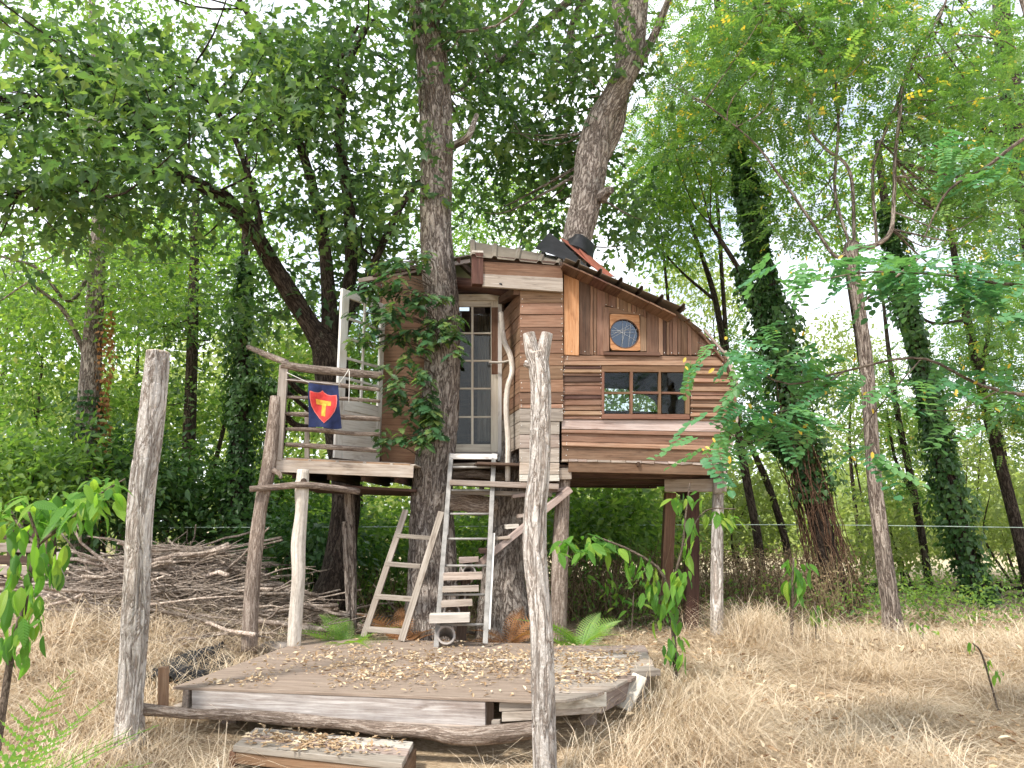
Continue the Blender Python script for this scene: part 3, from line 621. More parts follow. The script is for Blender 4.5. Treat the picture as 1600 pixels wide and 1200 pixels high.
# round window in an orange board, with a web of string
port = part_empty('round_window', house, HW(976, 549))
def porthole():
    cx, cz = HX(975, 522); x0, z1 = HX(952, 491); x1, z0 = HX(1000, 549); R = HX(997.3, 522)[0] - cx; n = 48; V = []; F = []
    for d in (.022, -.01):
        for k in range(n):
            a = 2 * math.pi * k / n; c, s = math.cos(a), math.sin(a)
            V.append(HP(cx + R * c, cz + R * s, d))
            t = min(((x1 if c > 0 else x0) - cx) / c if abs(c) > 1e-6 else 1e9, ((z1 if s > 0 else z0) - cz) / s if abs(s) > 1e-6 else 1e9); V.append(HP(cx + t * c, cz + t * s, d))
    for k in range(n):
        a, b = 2 * k, 2 * ((k + 1) % n); F.append((a, a + 1, b + 1, b)); F.append((2 * n + b, 2 * n + b + 1, 2 * n + a + 1, 2 * n + a))
        F.append((a, b, 2 * n + b, 2 * n + a)); F.append((a + 1, 2 * n + a + 1, 2 * n + b + 1, b + 1))
    mk('surround', V, F, M['orange'], port)
    ring, F2 = tube_arr(np.array([HP(cx + R * math.cos(a), cz + R * math.sin(a), .018) for a in np.linspace(0, 2 * math.pi, 49)]), .008, 6, cap=False)
    mk('rim', ring, q2t(F2), M['redwood_dark'], port, smooth=True)
    disc = [HP(cx + R * 1.02 * math.cos(a), cz + R * 1.02 * math.sin(a), .0) for a in np.linspace(0, 2 * math.pi, 40, endpoint=False)]
    slab('pane', port, disc, HN, .004, M['blue_glass'], bevel=0, wob=0)
    for a, b in ((95, 260), (75, 255), (20, 170), (175, 5), (150, 330), (50, 190), (60, 285), (200, 40), (25, 300)):
        p, q = [HP(cx + R * .97 * math.cos(math.radians(t)), cz + R * .97 * math.sin(math.radians(t)), .012) for t in (a, b)]
        V, F3 = tube_arr([p, (p + q) / 2, q], .0011, 5); mk('string', V, q2t(F3), M['string'], port)
porthole()
hb(port, 942.5, 951.6, 478, 549, 482, 549, 'redwood', .016, .016, .02, 'trim', True); hb(port, 1000.4, 1010.5, 494, 549, 497, 549, 'redwood_pale_lit', .012, .012, .02, 'trim', True)
hb(port, 943, 1009, 478, 489.5, 496.5, 491, 'redwood', .018, .018, .02, 'trim'); hb(port, 944, 1032, 549.5, 554.5, 550.5, 555.5, 'redwood_dark', .026, .03, .035, 'sill')
# curved end of the house: boards running back, following the profile
end = part_empty('end_wall', house, HW(1140, 720))
prof = [(1056, 487), (1072, 498), (1088, 513), (1104, 529), (1119, 546), (1133, 563), (1142, 583), (1148, 606), (1151.5, 632), (1151, 655), (1147.5, 674), (1142, 694), (1135, 716), (1130, 740)]
for (xa, ya), (xb, yb) in zip(prof[:-1], prof[1:]):
    a, b = HW(xa, ya, .05), HW(xb, yb, .05); back = -HN * 2.45
    n = np.cross(back, b - a); n = n if n[0] > 0 or n[2] > 0 else -n
    slab('board', end, [a, a + back, b + back, b], n, .025, M[random.choice(('redwood_dark', 'redwood', 'grey_brown'))], axis=back)
for (xa, ya), (xb, yb) in (((1100, 515), (1133, 553)), ((1133, 548), (1148, 585)), ((1139, 570), (1153, 603)), ((1150, 664), (1141, 700)), ((1144, 690), (1131, 735)), ((1131, 733), (1137, 752))):
    bar('trim', end, HW(xa, ya, .06), HW(xb, yb, .06), .03, .022, M['grey_brown'], HN)
# corner bay: horizontal boards, then the side wall running back to the door
bay = part_empty('corner_bay', house, HW(845, 750))
by = [454, 473, 491.5, 511.5, 531.5, 552, 571.5, 592, 612.5, 631, 638, 658.5, 678.5, 700, 722.5, 741, 752]
mats = ['cedar'] * 8 + ['redwood', 'redwood_pale_lit', 'grey', 'grey', 'grey_brown', 'grey', 'grey_brown', 'pale']
for i, m in enumerate(mats):
    xr = 880 if by[i] < 640 else 874; xl = 813 - .004 * (by[i] - 454)
    hb(bay, xl, xr, by[i] + .3, by[i + 1] - .3, None, None, m, .03, .036, .024)
SA = HW(813, 600, .01); SBx = P(784, 600, 9.35); sdv = SBx - SA; sdv[2] = 0; sn = nrm(np.cross(sdv, UP)); sn = sn if sn[0] < 0 else -sn
for i, m in enumerate(mats[:13]):
    z0, z1 = HW(813, by[i + 1] - .4)[2], HW(813, by[i] + .4)[2]
    a = np.array([SA[0], SA[1], z0]); slab('side_board', bay, [a, a + sdv, a + sdv + UP * (z1 - z0), a + UP * (z1 - z0)], sn, .022, M['cedar' if m in ('redwood_pale_lit', 'pale') else m], axis=sdv)
hb(bay, 754, 879, 408, 427.6, 415.5, 434.6, 'cedar', .10, .10, .045, 'header_board'); gb = hb(bay, 754, 879.5, 428, 447.5, 435, 455.5, 'grey', .105, .105, .045, 'header_board')
V, F = tube_arr([HW(782, 445, .10), HW(782, 445, .108)], .022, 14); mk('hole_shade', V, q2t(F), M['tarp'], bay)  # black disc on the board paints the dark inside a hole
bar('post', bay, HW(745.5, 398, .06), HW(745.5, 446, .06), .13, .13, M['redwood_dark'], HN); bar('post_cap', bay, HW(745.5, 394.5, .06), HW(745.5, 397.8, .06), .135, .135, M['pale'], HN)
bar('rafter', bay, HW(808, 455, .03), P(784, 470, 9.35), .09, .09, M['redwood_dark'], UP)
hb(bay, 776, 880, 400, 409, 410, 416, 'dark_wood', .06, .06, .3, 'eave_board')

# doorway: closed french door, frame, lintel
DY = 9.35; dn = nrm(np.array([.12, -1, 0])); DP = P(740, 700, DY)
def DW(px, py, d=0.0): return PP(px, py, DP + dn * d, dn)
def db(parent, x0, x1, y0, y1, mat, d=0., th=.035, name='stile', vertical=False):
    a, b, c, e = DW(x0, y1, d), DW(x1, y1, d), DW(x1, y0, d), DW(x0, y0, d)
    return slab(name, parent, [a, b, c, e], dn, th, M[mat], axis=(e - a) if vertical else (b - a), bevel=.002, wob=.001)
door = part_empty('french_door', house, DW(740, 706))
db(door, 676, 691, 470, 706, 'cream_paint', 0, .04, 'stile', True); db(door, 767, 778, 470, 706, 'cream_paint', 0, .04, 'stile', True)
db(door, 691.2, 766.8, 694, 706, 'cream_paint', 0, .04, 'rail'); db(door, 691.2, 766.8, 470, 479, 'cream_paint', 0, .04, 'rail')
db(door, 736.3, 739.8, 479.2, 693.8, 'cream_paint', -.004, .03, 'muntin', True); db(door, 705, 708, 479.2, 693.8, 'cream_paint', -.004, .03, 'muntin', True)
cols = ((691.3, 704.9), (708.1, 736.2), (739.9, 766.7)); rows = ((479.3, 519), (522, 562), (565, 605.5), (608.5, 650), (653, 693.7))
for x0, x1 in cols:
    for i, (y0, y1) in enumerate(rows):
        db(door, x0, x1, y0, y1, 'glass', -.015, .004, 'pane')
        if i: db(door, x0, x1, rows[i - 1][1] + .1, y0 - .1, 'cream_paint', -.006, .026, 'glazing_bar')
df = part_empty('door_frame', house, DW(740, 470))
db(df, 672, 782, 459.5, 469, 'cream_paint', .03, .06, 'head'); db(df, 778.4, 784.5, 469.2, 720, 'white_paint', .03, .07, 'jamb', True); db(df, 784.8, 790, 471, 650, 'redwood', .02, .05, 'jamb', True)
db(df, 660, 800, 436, 459, 'redwood_dark', -.06, .03, 'infill'); db(df, 785, 789, 640, 668, 'redwood_pale_lit', .03, .03, 'trim', True); db(df, 668, 780, 707, 712, 'pale', .06, .14, 'sill'); db(df, 768, 778.2, 480, 585, 'redwood', .005, .01, 'bare_strip', True)
tubeobj('lintel_log', df, limb_px([(690, 440, 20, 9.15), (740, 446, 20, 9.17), (805, 458, 18, 9.2)]), M['redwood_dark'], 16, 10, amp=.1)
tubeobj('latch_bar', df, limb_px([(764, 566, 4, 9.28), (785, 566, 4, 9.2), (812, 560, 4, 8.62)]), M['pale'], 8, 8)
tubeobj('handrail_stick', house, limb_px([(783, 488, 8, 8.75), (787, 530, 9, 8.7), (797, 555, 9, 8.66), (800, 580, 9, 8.65), (793, 606, 9, 8.63), (791, 640, 9, 8.6), (794, 690, 9, 8.6), (793, 752, 8, 8.58)]), M['smooth_pole'], 40, 10, amp=.12)
# left room: board wall beyond the trunk, roof edge
lw = part_empty('room_wall', house, P(640, 720, 9.2)); ln_ = nrm(np.array([.13, -1, 0])); LP = P(625, 700, 9.2)
def LW(px, py, d=0.): return PP(px, py, LP + ln_ * d, ln_)
yy = list(range(430, 724, 27)) + [724]
for y0, y1 in zip(yy[:-1], yy[1:]):
    slab('board', lw, [LW(596, y1 - .4), LW(675, y1 + 1), LW(675, y0 + 1.2), LW(596, y0)], ln_, .024, M['cedar'])
slab('corner_trim', lw, [LW(592.5, 724, .01), LW(595.8, 724, .01), LW(595.8, 440, .01), LW(592.5, 440, .01)], ln_, .04, M['redwood_dark'], axis=UP)
back = np.array([.25, 2.0, 0]); a0 = LW(594, 724); slab('side_wall', lw, [a0 - ln_ * .05, a0 - ln_ * .05 + back, a0 + back + UP * 2.3, a0 - ln_ * .05 + UP * 2.15], (-1, .1, 0), .03, M['redwood_dark'], axis=back)
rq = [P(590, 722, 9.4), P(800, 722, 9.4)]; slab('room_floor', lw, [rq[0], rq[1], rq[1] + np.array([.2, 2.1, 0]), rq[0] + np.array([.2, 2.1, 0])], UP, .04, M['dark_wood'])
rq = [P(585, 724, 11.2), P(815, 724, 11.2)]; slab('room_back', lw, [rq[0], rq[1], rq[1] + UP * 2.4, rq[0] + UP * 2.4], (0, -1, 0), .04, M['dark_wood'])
for k_ in range(4): bar('curtain_fold', lw, P(748 + k_ * 5, 690, 9.9 + .03 * (k_ % 2)), P(749 + k_ * 5, 490, 9.9 + .03 * (k_ % 2)), .045, .03, M['grey_brown'], (0, -1, 0), bevel=.01)
rl = part_empty('roof_over_room', house, P(650, 420, 8.9))
A, B = P(578, 427, 9.3), P(740, 396, 9.4); slab('roof_sheet', rl, [A, B, B + np.array([.3, 1.9, .25]), A + np.array([.3, 1.9, .25])], UP, .02, M['metal'])
bar('fascia', rl, P(560, 439, 9.34), P(735, 408, 9.42), .05, .055, M['grey_brown'], UP); bar('fascia', rl, P(582, 430, 9.3), P(700, 410, 9.38), .04, .04, M['dark_wood'], UP)
bar('brace', rl, P(588, 436, 9.38), P(597, 470, 9.3), .06, .05, M['redwood_dark'], HN)
for f in (.15, .5, .85): q = A * (1 - f) + B * f - UP * .06; bar('rafter', rl, q, q + np.array([.3, 1.8, .24]), .05, .08, M['redwood_dark'], UP)

# roofs
rf = part_empty('roof', house, HW(900, 400))
def ribbed(name, A, B, C_, D, ribs, mat, h=.022, w=.025):
    """sheet A-B (bottom edge) D-C (top edge) with raised ribs at fractions along A-B running to D-C"""
    A, B, C_, D = [np.asarray(q, float) for q in (A, B, C_, D)]; n = nrm(np.cross(B - A, D - A)); L0 = np.linalg.norm(B - A); ts = [0.0]; hs = [0.0]
    for r_ in ribs:
        for o, hh in ((-w, 0), (-w * .45, h), (w * .45, h), (w, 0)): ts.append(r_ + o / L0); hs.append(hh)
    ts.append(1.0); hs.append(0.0); V = []
    for dz in (0, -.004):
        for t_, h_ in zip(ts, hs): V.append(A + (B - A) * t_ + n * (h_ + dz)); V.append(D + (C_ - D) * t_ + n * (h_ + dz))
    k = 2 * len(ts); F = []
    for i in range(len(ts) - 1):
        a = 2 * i; F.append((a, a + 2, a + 3, a + 1)); F.append((k + a + 1, k + a + 3, k + a + 2, k + a)); F.append((a, k + a, k + a + 2, a + 2)); F.append((a + 3, k + a + 3, k + a + 1, a + 1))
    F.append((0, 1, k + 1, k)); F.append((k - 2, 2 * k - 2, 2 * k - 1, k - 1))
    return mk(name, V, F, M[mat], rf)
ribbed('metal_sheet', P(737, 400, 8.2), P(872, 414, 8.38), P(880, 402, 8.95), P(736, 377, 8.78), (.02, .26, .52, .78, .985), 'metal', .03, .035)
e0, e1 = P(880, 402, 8.95), P(736, 377, 8.78); slab('back_slope', rf, [e1, e0, e0 + np.array([.2, 2.2, -.7]), e1 + np.array([.2, 2.2, -.7])], UP, .02, M['metal'])
bar('eave_batten', rf, P(740, 404, 8.3), P(876, 416, 8.45), .06, .05, M['dark_wood'], UP)
sl = [(880, 410), (906, 421), (928, 431), (950, 441), (972, 451), (994, 461), (1015, 471), (1036, 481), (1057, 491)]
for (xa, ya), (xb, yb) in zip(sl[:-1], sl[1:]):
    a, b = HW(xa + .4, ya, .27), HW(xb - .4, yb, .27); slab('soffit_board', rf, [a, b, b - HN * 2.75, a - HN * 2.75], UP, .022, M['redwood_dark' if random.random() < .4 else 'redwood'], axis=HN)
a, b = HW(884, 403, .30), HW(1073, 482, .30); ribbed('metal_sheet', a, b, b - HN * 2.8, a - HN * 2.8, (.1, .28, .45, .62, .79, .97), 'metal', .05, .03)
a, b = HW(1055, 484, .12), HW(1098, 516, .12); ribbed('metal_sheet', a, b, b - HN * 2.6, a - HN * 2.6, (.5,), 'metal')
def sheet(name, pts, th, mat): return slab(name, rf, pts, np.cross(pts[1] - pts[0], pts[2] - pts[0]) * (1 if np.cross(pts[1] - pts[0], pts[2] - pts[0])[1] < 0 else -1), th, M[mat], bevel=0)
sheet('tarp_flap', [P(836, 388, 8.75), P(868, 399, 8.62), P(925, 423, 8.55), P(880, 380, 8.95), P(858, 363, 9.05)], .006, 'tarp')
slab('flashing', rf, [P(874, 370, 9.1), P(945, 432, 8.72), P(960, 432, 8.95), P(903, 384, 9.3)], (.4, -.5, .8), .01, M['rust_metal'])
slab('flashing', rf, [P(905, 388, 9.0), P(925, 414, 8.8), P(951, 431, 8.78), P(925, 404, 9.05)], (.4, -.5, .8), .02, M['rust_metal'])
ring0 = [P(905 + 33 * math.cos(a), 380 + 9 * math.sin(a) + 4 * math.sin(3 * a), 9.35 - .28 * math.sin(a)) for a in np.linspace(0, 2 * math.pi, 25)]
tubeobj('trunk_collar', rf, limb_px([(897, 404, 70, 9.36), (902, 392, 59, 9.38), (904, 383, 54, 9.4), (906, 377, 52.5, 9.4)]), M['tarp'], 18, 30, amp=.2)
# back wall with an arched opening, seen through the big window
bw = part_empty('back_wall', house, HP(.8, -.9, -2.4))
def backwall():
    B0 = HO - HN * 2.4
    def q(px, py): w = PP(px, py, B0, HN) - B0; return w @ HU, w[2]
    (x0, z0), (x1, z1) = q(925, 641), q(1030, 615); xs = np.concatenate([[-.9], np.linspace(x0, x1, 18), [2.3]]); cx, rx = x0 + (x1 - x0) * .42, (x1 - x0) * .58
    V = []; F = []; zb, zt = -.98, 1.7
    for i in range(len(xs) - 1):
        a, b = xs[i], xs[i + 1]; ins = x0 - 1e-6 <= a and b <= x1 + 1e-6
        g = lambda x: z0 + .02 + (z1 - z0 + .04) * math.sqrt(max(0, 1 - max(0, (x - cx) / rx) ** 2))
        for lo_a, hi_a, lo_b, hi_b in (((zb, z0, zb, z0), (g(a), zt, g(b), zt)) if ins else ((zb, zt, zb, zt),)):
            k = len(V); V += [B0 + HU * a + UP * lo_a, B0 + HU * b + UP * lo_b, B0 + HU * b + UP * hi_b, B0 + HU * a + UP * hi_a]; F.append((k, k + 1, k + 2, k + 3))
            V += [v - HN * .03 for v in V[k:k + 4]]; F.append((k + 7, k + 6, k + 5, k + 4))
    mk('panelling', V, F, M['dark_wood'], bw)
    slab('pane', bw, [B0 + HU * x0 + UP * z0 - HN * .015, B0 + HU * x1 + UP * z0 - HN * .015, B0 + HU * x1 + UP * (z1 + .05) - HN * .015, B0 + HU * x0 + UP * (z1 + .05) - HN * .015], HN, .004, M['glass'], bevel=0, wob=0)
    s0 = SA + sdv; s1 = s0 + np.array([.2, 1.9, 0]); zb_, zt_ = HP(0, -.98)[2], HP(0, 1.6)[2]; v = lambda q_, z_: np.array([q_[0], q_[1], z_])
    slab('end_panel', bw, [v(s0, zb_), v(s1, zb_), v(s1, zt_), v(s0, zt_)], (-1, .1, 0), .03, M['dark_wood'], axis=s1 - s0)
backwall()
# deck with rails, open door leaf
deck = part_empty('deck', house, P(540, 730, 8.1))
DK0, DK1 = P(431, 727.5, 8.0), P(646, 737, 8.4)
bar('rim_board', deck, DK0, DK1, .04, .135, M['grey_brown'], UP); dkd = np.array([.12, 1.3, 0]); dw = nrm(DK1 - DK0)
bar('rim_board', deck, DK0 + UP * -.01 + np.array([.02, .03, 0]), DK0 + dkd, .04, .13, M['grey_brown'], UP); bar('rim_board', deck, DK0 + dkd, DK1 + dkd, .04, .13, M['grey_brown'], UP)
for k in range(9):
    f = .06 + k * .105; o = dkd * f + UP * (.075 + (.022 if k else .0)); bar('plank', deck, DK0 + o + dw * .03, DK1 + o - dw * random.uniform(0, .1), .115, .022, M['grey_brown' if k % 3 else 'redwood_pale_lit'], UP)
for f in (.02, .2, .4, .6, .8, .97): q = DK0 + (DK1 - DK0) * f + UP * .075; bar('pallet_block', deck, q + dkd * .02, q + dkd * .98, .12, .018, M['grey'], UP)
for f in (.1, .35, .6, .85): q = DK0 + (DK1 - DK0) * f - UP * .06; bar('joist', deck, q + dkd * .1, q + dkd * .95, .05, .12, M['dark_wood'], UP)
slab('underside', deck, [DK0 + np.array([.1, .3, -.16]), DK1 + np.array([0, .3, -.18]), DK1 + dkd + UP * -.2, DK0 + dkd + UP * -.2], UP, .03, M['dark_wood'])
rail = part_empty('railing', house, P(437, 718, 8.0))
bar('newel_post', rail, P(434, 720, 8.02), P(444, 571, 8.02), .095, .085, M['grey'], HN)
bar('newel_post', rail, P(480, 716, 9.2), P(480, 640, 9.2), .06, .06, M['grey'], HN)
tubeobj('top_rail', rail, limb_px([(440, 569, 13, 7.98), (480, 576, 13, 8.05), (540, 582, 13, 8.2), (596, 587, 11, 8.35)]), M['branch_grey'], 24, 12, amp=.07)
tubeobj('branch_rail', rail, limb_px([(388, 542, 8, 8.9), (420, 556, 10, 8.5), (447, 566, 10, 8.1)]), M['branch_grey'], 16, 10, amp=.08)
for y0, y1, w in ((592, 609, 7), (620, 627, 6), (646, 655, 8), (670, 679, 7), (694, 704, 8)):
    tubeobj('rail', rail, limb_px([(446, y0, w * .8, 8.04), (490, y0 + (y1 - y0) * .25 + random.uniform(-1.5, 1.5), w, 8.1), (545, y0 + (y1 - y0) * .6 + random.uniform(-1.5, 1.5), w, 8.22), (594, y1, w * .9, 8.36)]), M['branch_grey'], 20, 8, amp=.1)
for pts in ([(448, 590, 9, 8.1), (470, 612, 9, 8.5), (500, 625, 9, 9.1)], [(448, 612, 7, 8.1), (475, 635, 7, 8.5), (500, 655, 7, 9.1)], [(446, 648, 10, 8.1), (462, 664, 10, 8.6), (490, 670, 10, 9.2)]):
    tubeobj('side_rail', rail, limb_px(pts), M['dark_bark'], 14, 8, amp=.1)
leafd = part_empty('open_door', house, P(525, 712, 8.5))
OA, OB = P(523, 715, 8.5), P(597, 718, 9.2); ou = OB - OA; ou[2] = 0; OH = P(523, 450, 8.5)[2] - OA[2]; on = nrm(np.cross(ou, UP)); on = on if on[1] < 0 else -on
ow = np.linalg.norm(ou); ou = ou / ow
def ob(u0, u1, v0, v1, mat='white_paint', d=0., th=.035, name='stile', vert=False):
    q = lambda u, v: OA + ou * u * ow + UP * v * OH + on * d
    return slab(name, leafd, [q(u0, v0), q(u1, v0), q(u1, v1), q(u0, v1)], on, th, M[mat], axis=UP if vert else ou, bevel=.002, wob=.001)
ob(0, .15, 0, 1, vert=True); ob(.87, 1, 0, 1, vert=True); ob(.152, .868, .955, 1, name='rail'); ob(.152, .868, .28, .345, name='rail'); ob(.152, .868, 0, .075, name='rail')
ob(.152, .868, .077, .278, 'white_paint', -.012, .015, 'panel'); ob(.49, .525, .347, .953, 'white_paint', -.004, .026, 'muntin', True)
for u0, u1 in ((.152, .489), (.526, .868)):
    zs = np.linspace(.347, .953, 6)
    for i in range(5):
        ob(u0, u1, zs[i] + .008, zs[i + 1] - .008, 'glass', -.014, .004, 'pane')
        if i: ob(u0, u1, zs[i] - .0075, zs[i] + .0075, 'white_paint', -.006, .024, 'glazing_bar')
# posts and poles that carry the house
def pole(pts, mat, nm='support_pole', sides=14, amp=.06, ridge=0., n=40): return tubeobj(nm, house, limb_px(pts), M[mat], n, sides, amp=amp, ridge=ridge)
pole([(459, 1014, 21, 7.9), (462, 960, 21, 7.9), (466, 900, 20, 7.92), (466, 850, 22, 7.93), (471, 800, 19, 7.95), (472, 770, 21, 7.96), (474, 734, 18, 7.97)], 'smooth_pole', amp=.1)
V, F = tube_arr([P(474.5, 752, 7.88), P(474.5, 752, 8.0)], .033, 12); mk('notch_shade', V, q2t(F), M['dark_wood'], house)  # dark disc on the pole paints the shade of a notch
pole([(390, 1018, 25, 7.75), (392, 940, 23, 7.8), (400, 850, 22, 7.85), (408, 790, 20, 7.9), (420, 730, 22, 7.95), (431, 620, 17, 8.0)], 'branch_grey', amp=.12)
tubeobj('cross_pole', house, limb_px([(390, 764, 9, 7.78), (430, 761, 10, 7.84), (480, 758, 10, 7.9), (560, 768, 10, 8.4)]), M['branch_grey'], 20, 10, amp=.08)
tubeobj('branch_stub', house, limb_px([(428, 735, 9, 7.9), (437, 741, 7, 7.85), (439, 748, 5, 7.85)]), M['branch_grey'], 8, 8)
pole([(552, 985, 12, 9.0), (550, 880, 14, 9.0), (545, 770, 16, 9.0)], 'locust_bark', ridge=.12); pole([(545, 970, 7, 8.95), (541, 880, 8, 8.95), (538, 815, 8, 8.95)], 'locust_bark')
pole([(873, 1005, 24, 8.5), (874, 900, 25, 8.55), (877, 820, 24, 8.6), (881, 748, 20, 8.65)], 'branch_grey'); bar('post_block', house, HW(870, 741, -.1), HW(890, 741, -.1), .2, .13, M['grey_brown'], UP)
pole([(1120, 1008, 20, 9.0), (1120, 900, 19, 9.0), (1122, 770, 17, 9.0)], 'post_bark', amp=.05); V, F = tube_arr([HW(1121, 772, -.1), HW(1121, 742, -.1)], .06, 12, amp=.15); mk('post_cap', V, q2t(F), M['grey'], house)
bar('support_post', house, P(1080, 985, 9.6), P(1081, 760, 9.6), .16, .16, M['redwood_dark'], (0, -1, 0)); bar('support_post', house, P(1040, 930, 10.5), P(1047, 770, 10.5), .15, .15, M['redwood'], (0, -1, 0))
bar('girder', house, P(1040, 759, 9.25), P(1134, 758, 8.95), .12, .15, M['grey_brown'], UP); bar('girder', house, P(1062, 759, 9.2), P(1066, 765, 11.0), .12, .15, M['dark_wood'], UP)
bar('girder', house, P(700, 752, 9.6), P(1125, 750, 9.9), .12, .12, M['dark_wood'], UP)
# landing planks and driftwood logs under the door
land = part_empty('landing', house, P(780, 765, 8.5))
for x0, x1, y0, y1, Y0, Y1, w, t_, m in ((706, 776, 714, 714, 8.95, 8.95, .2, .05, 'white_paint'), (700, 775, 730, 726, 8.9, 8.95, .25, .05, 'grey'), (704, 872, 754, 762, 8.5, 8.5, .24, .06, 'grey_brown'), (702, 862, 769, 774, 8.62, 8.62, .22, .05, 'grey'), (800, 880, 776, 765, 8.55, 8.65, .2, .04, 'grey_brown')):
    bar('plank', land, P(x0, y0, Y0), P(x1, y1, Y1), w, t_, M[m], UP, wob=.008)
tubeobj('driftwood_log', land, limb_px([(690, 786, 26, 8.95), (725, 783, 28, 8.85), (750, 790, 30, 8.8), (778, 787, 16, 8.8)]), M['branch_grey'], 24, 14, amp=.18); tubeobj('driftwood_log', land, limb_px([(700, 742, 14, 9.0), (740, 740, 14, 9.0), (790, 746, 12, 9.0)]), M['branch_grey'], 20, 10, amp=.15)

mbn = MB()
for q_ in NAILS: V, F = tube_arr([q_ - HN * .004, q_ + HN * .004], .0055, 7); mbn.add(V, q2t(F))
tag(mbn.build('nail_heads', M['string'], wall), kind='stuff')
# ---------------------------------------------------------------- flag
def flag():
    t = thing('flag', P(507, 600, 7.9), 'navy banner with red shield and yellow letter T hanging on the deck rail', 'flag')
    def cl(u, v):   # u across 0..1, v down 0..1
        a = P(482, 598, 7.93) * (1 - u) + P(528, 602, 7.98) * u; b = P(482.5, 668, 7.93) * (1 - u) + P(533, 669, 7.98) * u
        q = a * (1 - v) + b * v; s = 1 - abs(u - .5) * 0.6
        return q + np.array([0, -1, 0]) * (.020 * math.sin(u * 9 + v * 3) * (.3 + v) + .014 * math.sin(v * 7 + u * 4)) + UP * (.010 * math.sin(u * 6.5) * (v) - .012 * math.sin(math.pi * u) * (1 - v))
    def sheet2(name, poly, d, mat, cuts):
        bm = bmesh.new(); vs_ = [bm.verts.new((u, v, 0)) for u, v in poly]; f = bm.faces.new(vs_)
        bmesh.ops.triangulate(bm, faces=[f])
        for _ in range(cuts): bmesh.ops.subdivide_edges(bm, edges=bm.edges[:], cuts=1, use_grid_fill=True)
        V = [cl(v.co.x, v.co.y) + np.array([0, -d, 0]) for v in bm.verts]; bm.verts.index_update(); F = [[v.index for v in fc.verts] for fc in bm.faces]; bm.free()
        return mk(name, V, F, M[mat], t, smooth=True)
    n = 36; V = [cl(i / n, j / n) for j in range(n + 1) for i in range(n + 1)]; V += [v + np.array([0, .003, 0]) for v in V]; k = (n + 1) ** 2
    F = []
    for j in range(n):
        for i in range(n): a = j * (n + 1) + i; F.append((a, a + n + 1, a + n + 2, a + 1)); F.append((k + a, k + a + 1, k + a + n + 2, k + a + n + 1))
    mk('cloth', V, F, M['navy'], t, smooth=True)
    outer = [(.06, .19), (.10, .185), (.2, .20), (.32, .195), (.40, .17), (.47, .13), (.52, .17), (.62, .215), (.75, .235), (.88, .23), (.93, .225), (.94, .35), (.91, .5), (.84, .62), (.70, .76), (.50, .9), (.33, .80), (.18, .66), (.09, .52), (.055, .35)]
    c = (.5, .5); sheet2('shield_edge', outer, .006, 'red_edge', 4); sheet2('shield', [(c[0] + (u - c[0]) * .93, c[1] + (v - c[1]) * .94) for u, v in outer], .010, 'red', 4)
    for nm_, pl in (('letter_bar', [(.24, .35), (.75, .375), (.745, .485), (.25, .47)]), ('letter_stem', [(.42, .44), (.575, .44), (.55, .745), (.40, .735)])): sheet2(nm_, pl, .014 if nm_ == 'letter_bar' else .0143, 'yellow', 4)
    tubeobj('cord', t, [[*P(448, 582, 7.95), .004], [*P(465, 590, 7.93), .004], [*P(483, 598, 7.93), .004]], M['string'], 6, 5); tubeobj('cord', t, [[*P(528, 602, 7.98), .004], [*P(541, 584, 7.98), .004], [*P(545, 577, 8.02), .004], [*P(546, 590, 8.0), .004], [*P(545, 630, 8.0), .004]], M['string'], 12, 5)
    tubeobj('rod', t, [[*P(446, 593, 7.96), .006], [*P(500, 598, 7.96), .006], [*P(532, 602, 8.0), .006]], M['pale'], 6, 6)
flag()

# ---------------------------------------------------------------- ladders
def ladder():
    base = PZ(718, 1012, .46); t = thing('ladder', base, 'tall weathered grey extension ladder leaning up to the door sill', 'ladder')
    Yb, Yt = base[1], 8.62
    def q(x, y): f = (1012 - y) / (1012 - 708); return P(x, y, Yb + (Yt - Yb) * f)
    for (xa, ya), (xb, yb), w in (((681, 1016), (705, 709), .05), ((758, 1006), (772, 709), .05)): bar('side_rail', t, q(xa, ya), q(xb, yb), w, .028, M['alu'], HN)
    bar('extension_rail', t, q(697.5, 836) - UP * 0, q(702, 733), .035, .022, M['white_paint'], HN); bar('extension_rail', t, q(763, 984), q(771, 833), .04, .022, M['white_paint'], HN)
    for y in (730, 766, 803, 842, 884, 929, 976):
        f = (1012 - y) / 304; xl = 681 + 24 * f; xr = 758 + 14 * f; V, F = tube_arr([q(xl - 1, y), q(xr + 1, y)], .013, 10); mk('rung', V, q2t(F), M['alu'], t, smooth=True)
    bar('top_step', t, q(704, 713) + np.array([0, .02, 0]), q(777, 714) + np.array([0, .02, 0]), .09, .06, M['white_paint'], UP)
ladder()
def stepladder():
    base = PZ(600, 1000, .46); t = thing('step_ladder', base, 'short four-tread timber ladder propped against the oak trunk', 'ladder')
    for (xa, ya), (xb, yb) in (((568, 997), (634, 797)), ((627, 1003), (690, 800))):
        a = PZ(xa, ya, .46); b = P(xb, yb, a[1] + .26); bar('side_rail', t, a + UP * .01, b, .07, .045, M['grey'], np.cross(b - a, (1, 0, 0)) * -1)
    for xa, xb, y in ((622, 675, 838), (604, 658, 882), (588, 644, 933), (575, 632, 984)):
        f = (1000 - y) / 203; Y = PZ(600, 1000, .46)[1] + .26 * f; bar('tread', t, P(xa, y - 1, Y), P(xb, y + 3, Y - .02), .12, .045, M['grey'], UP)
stepladder()
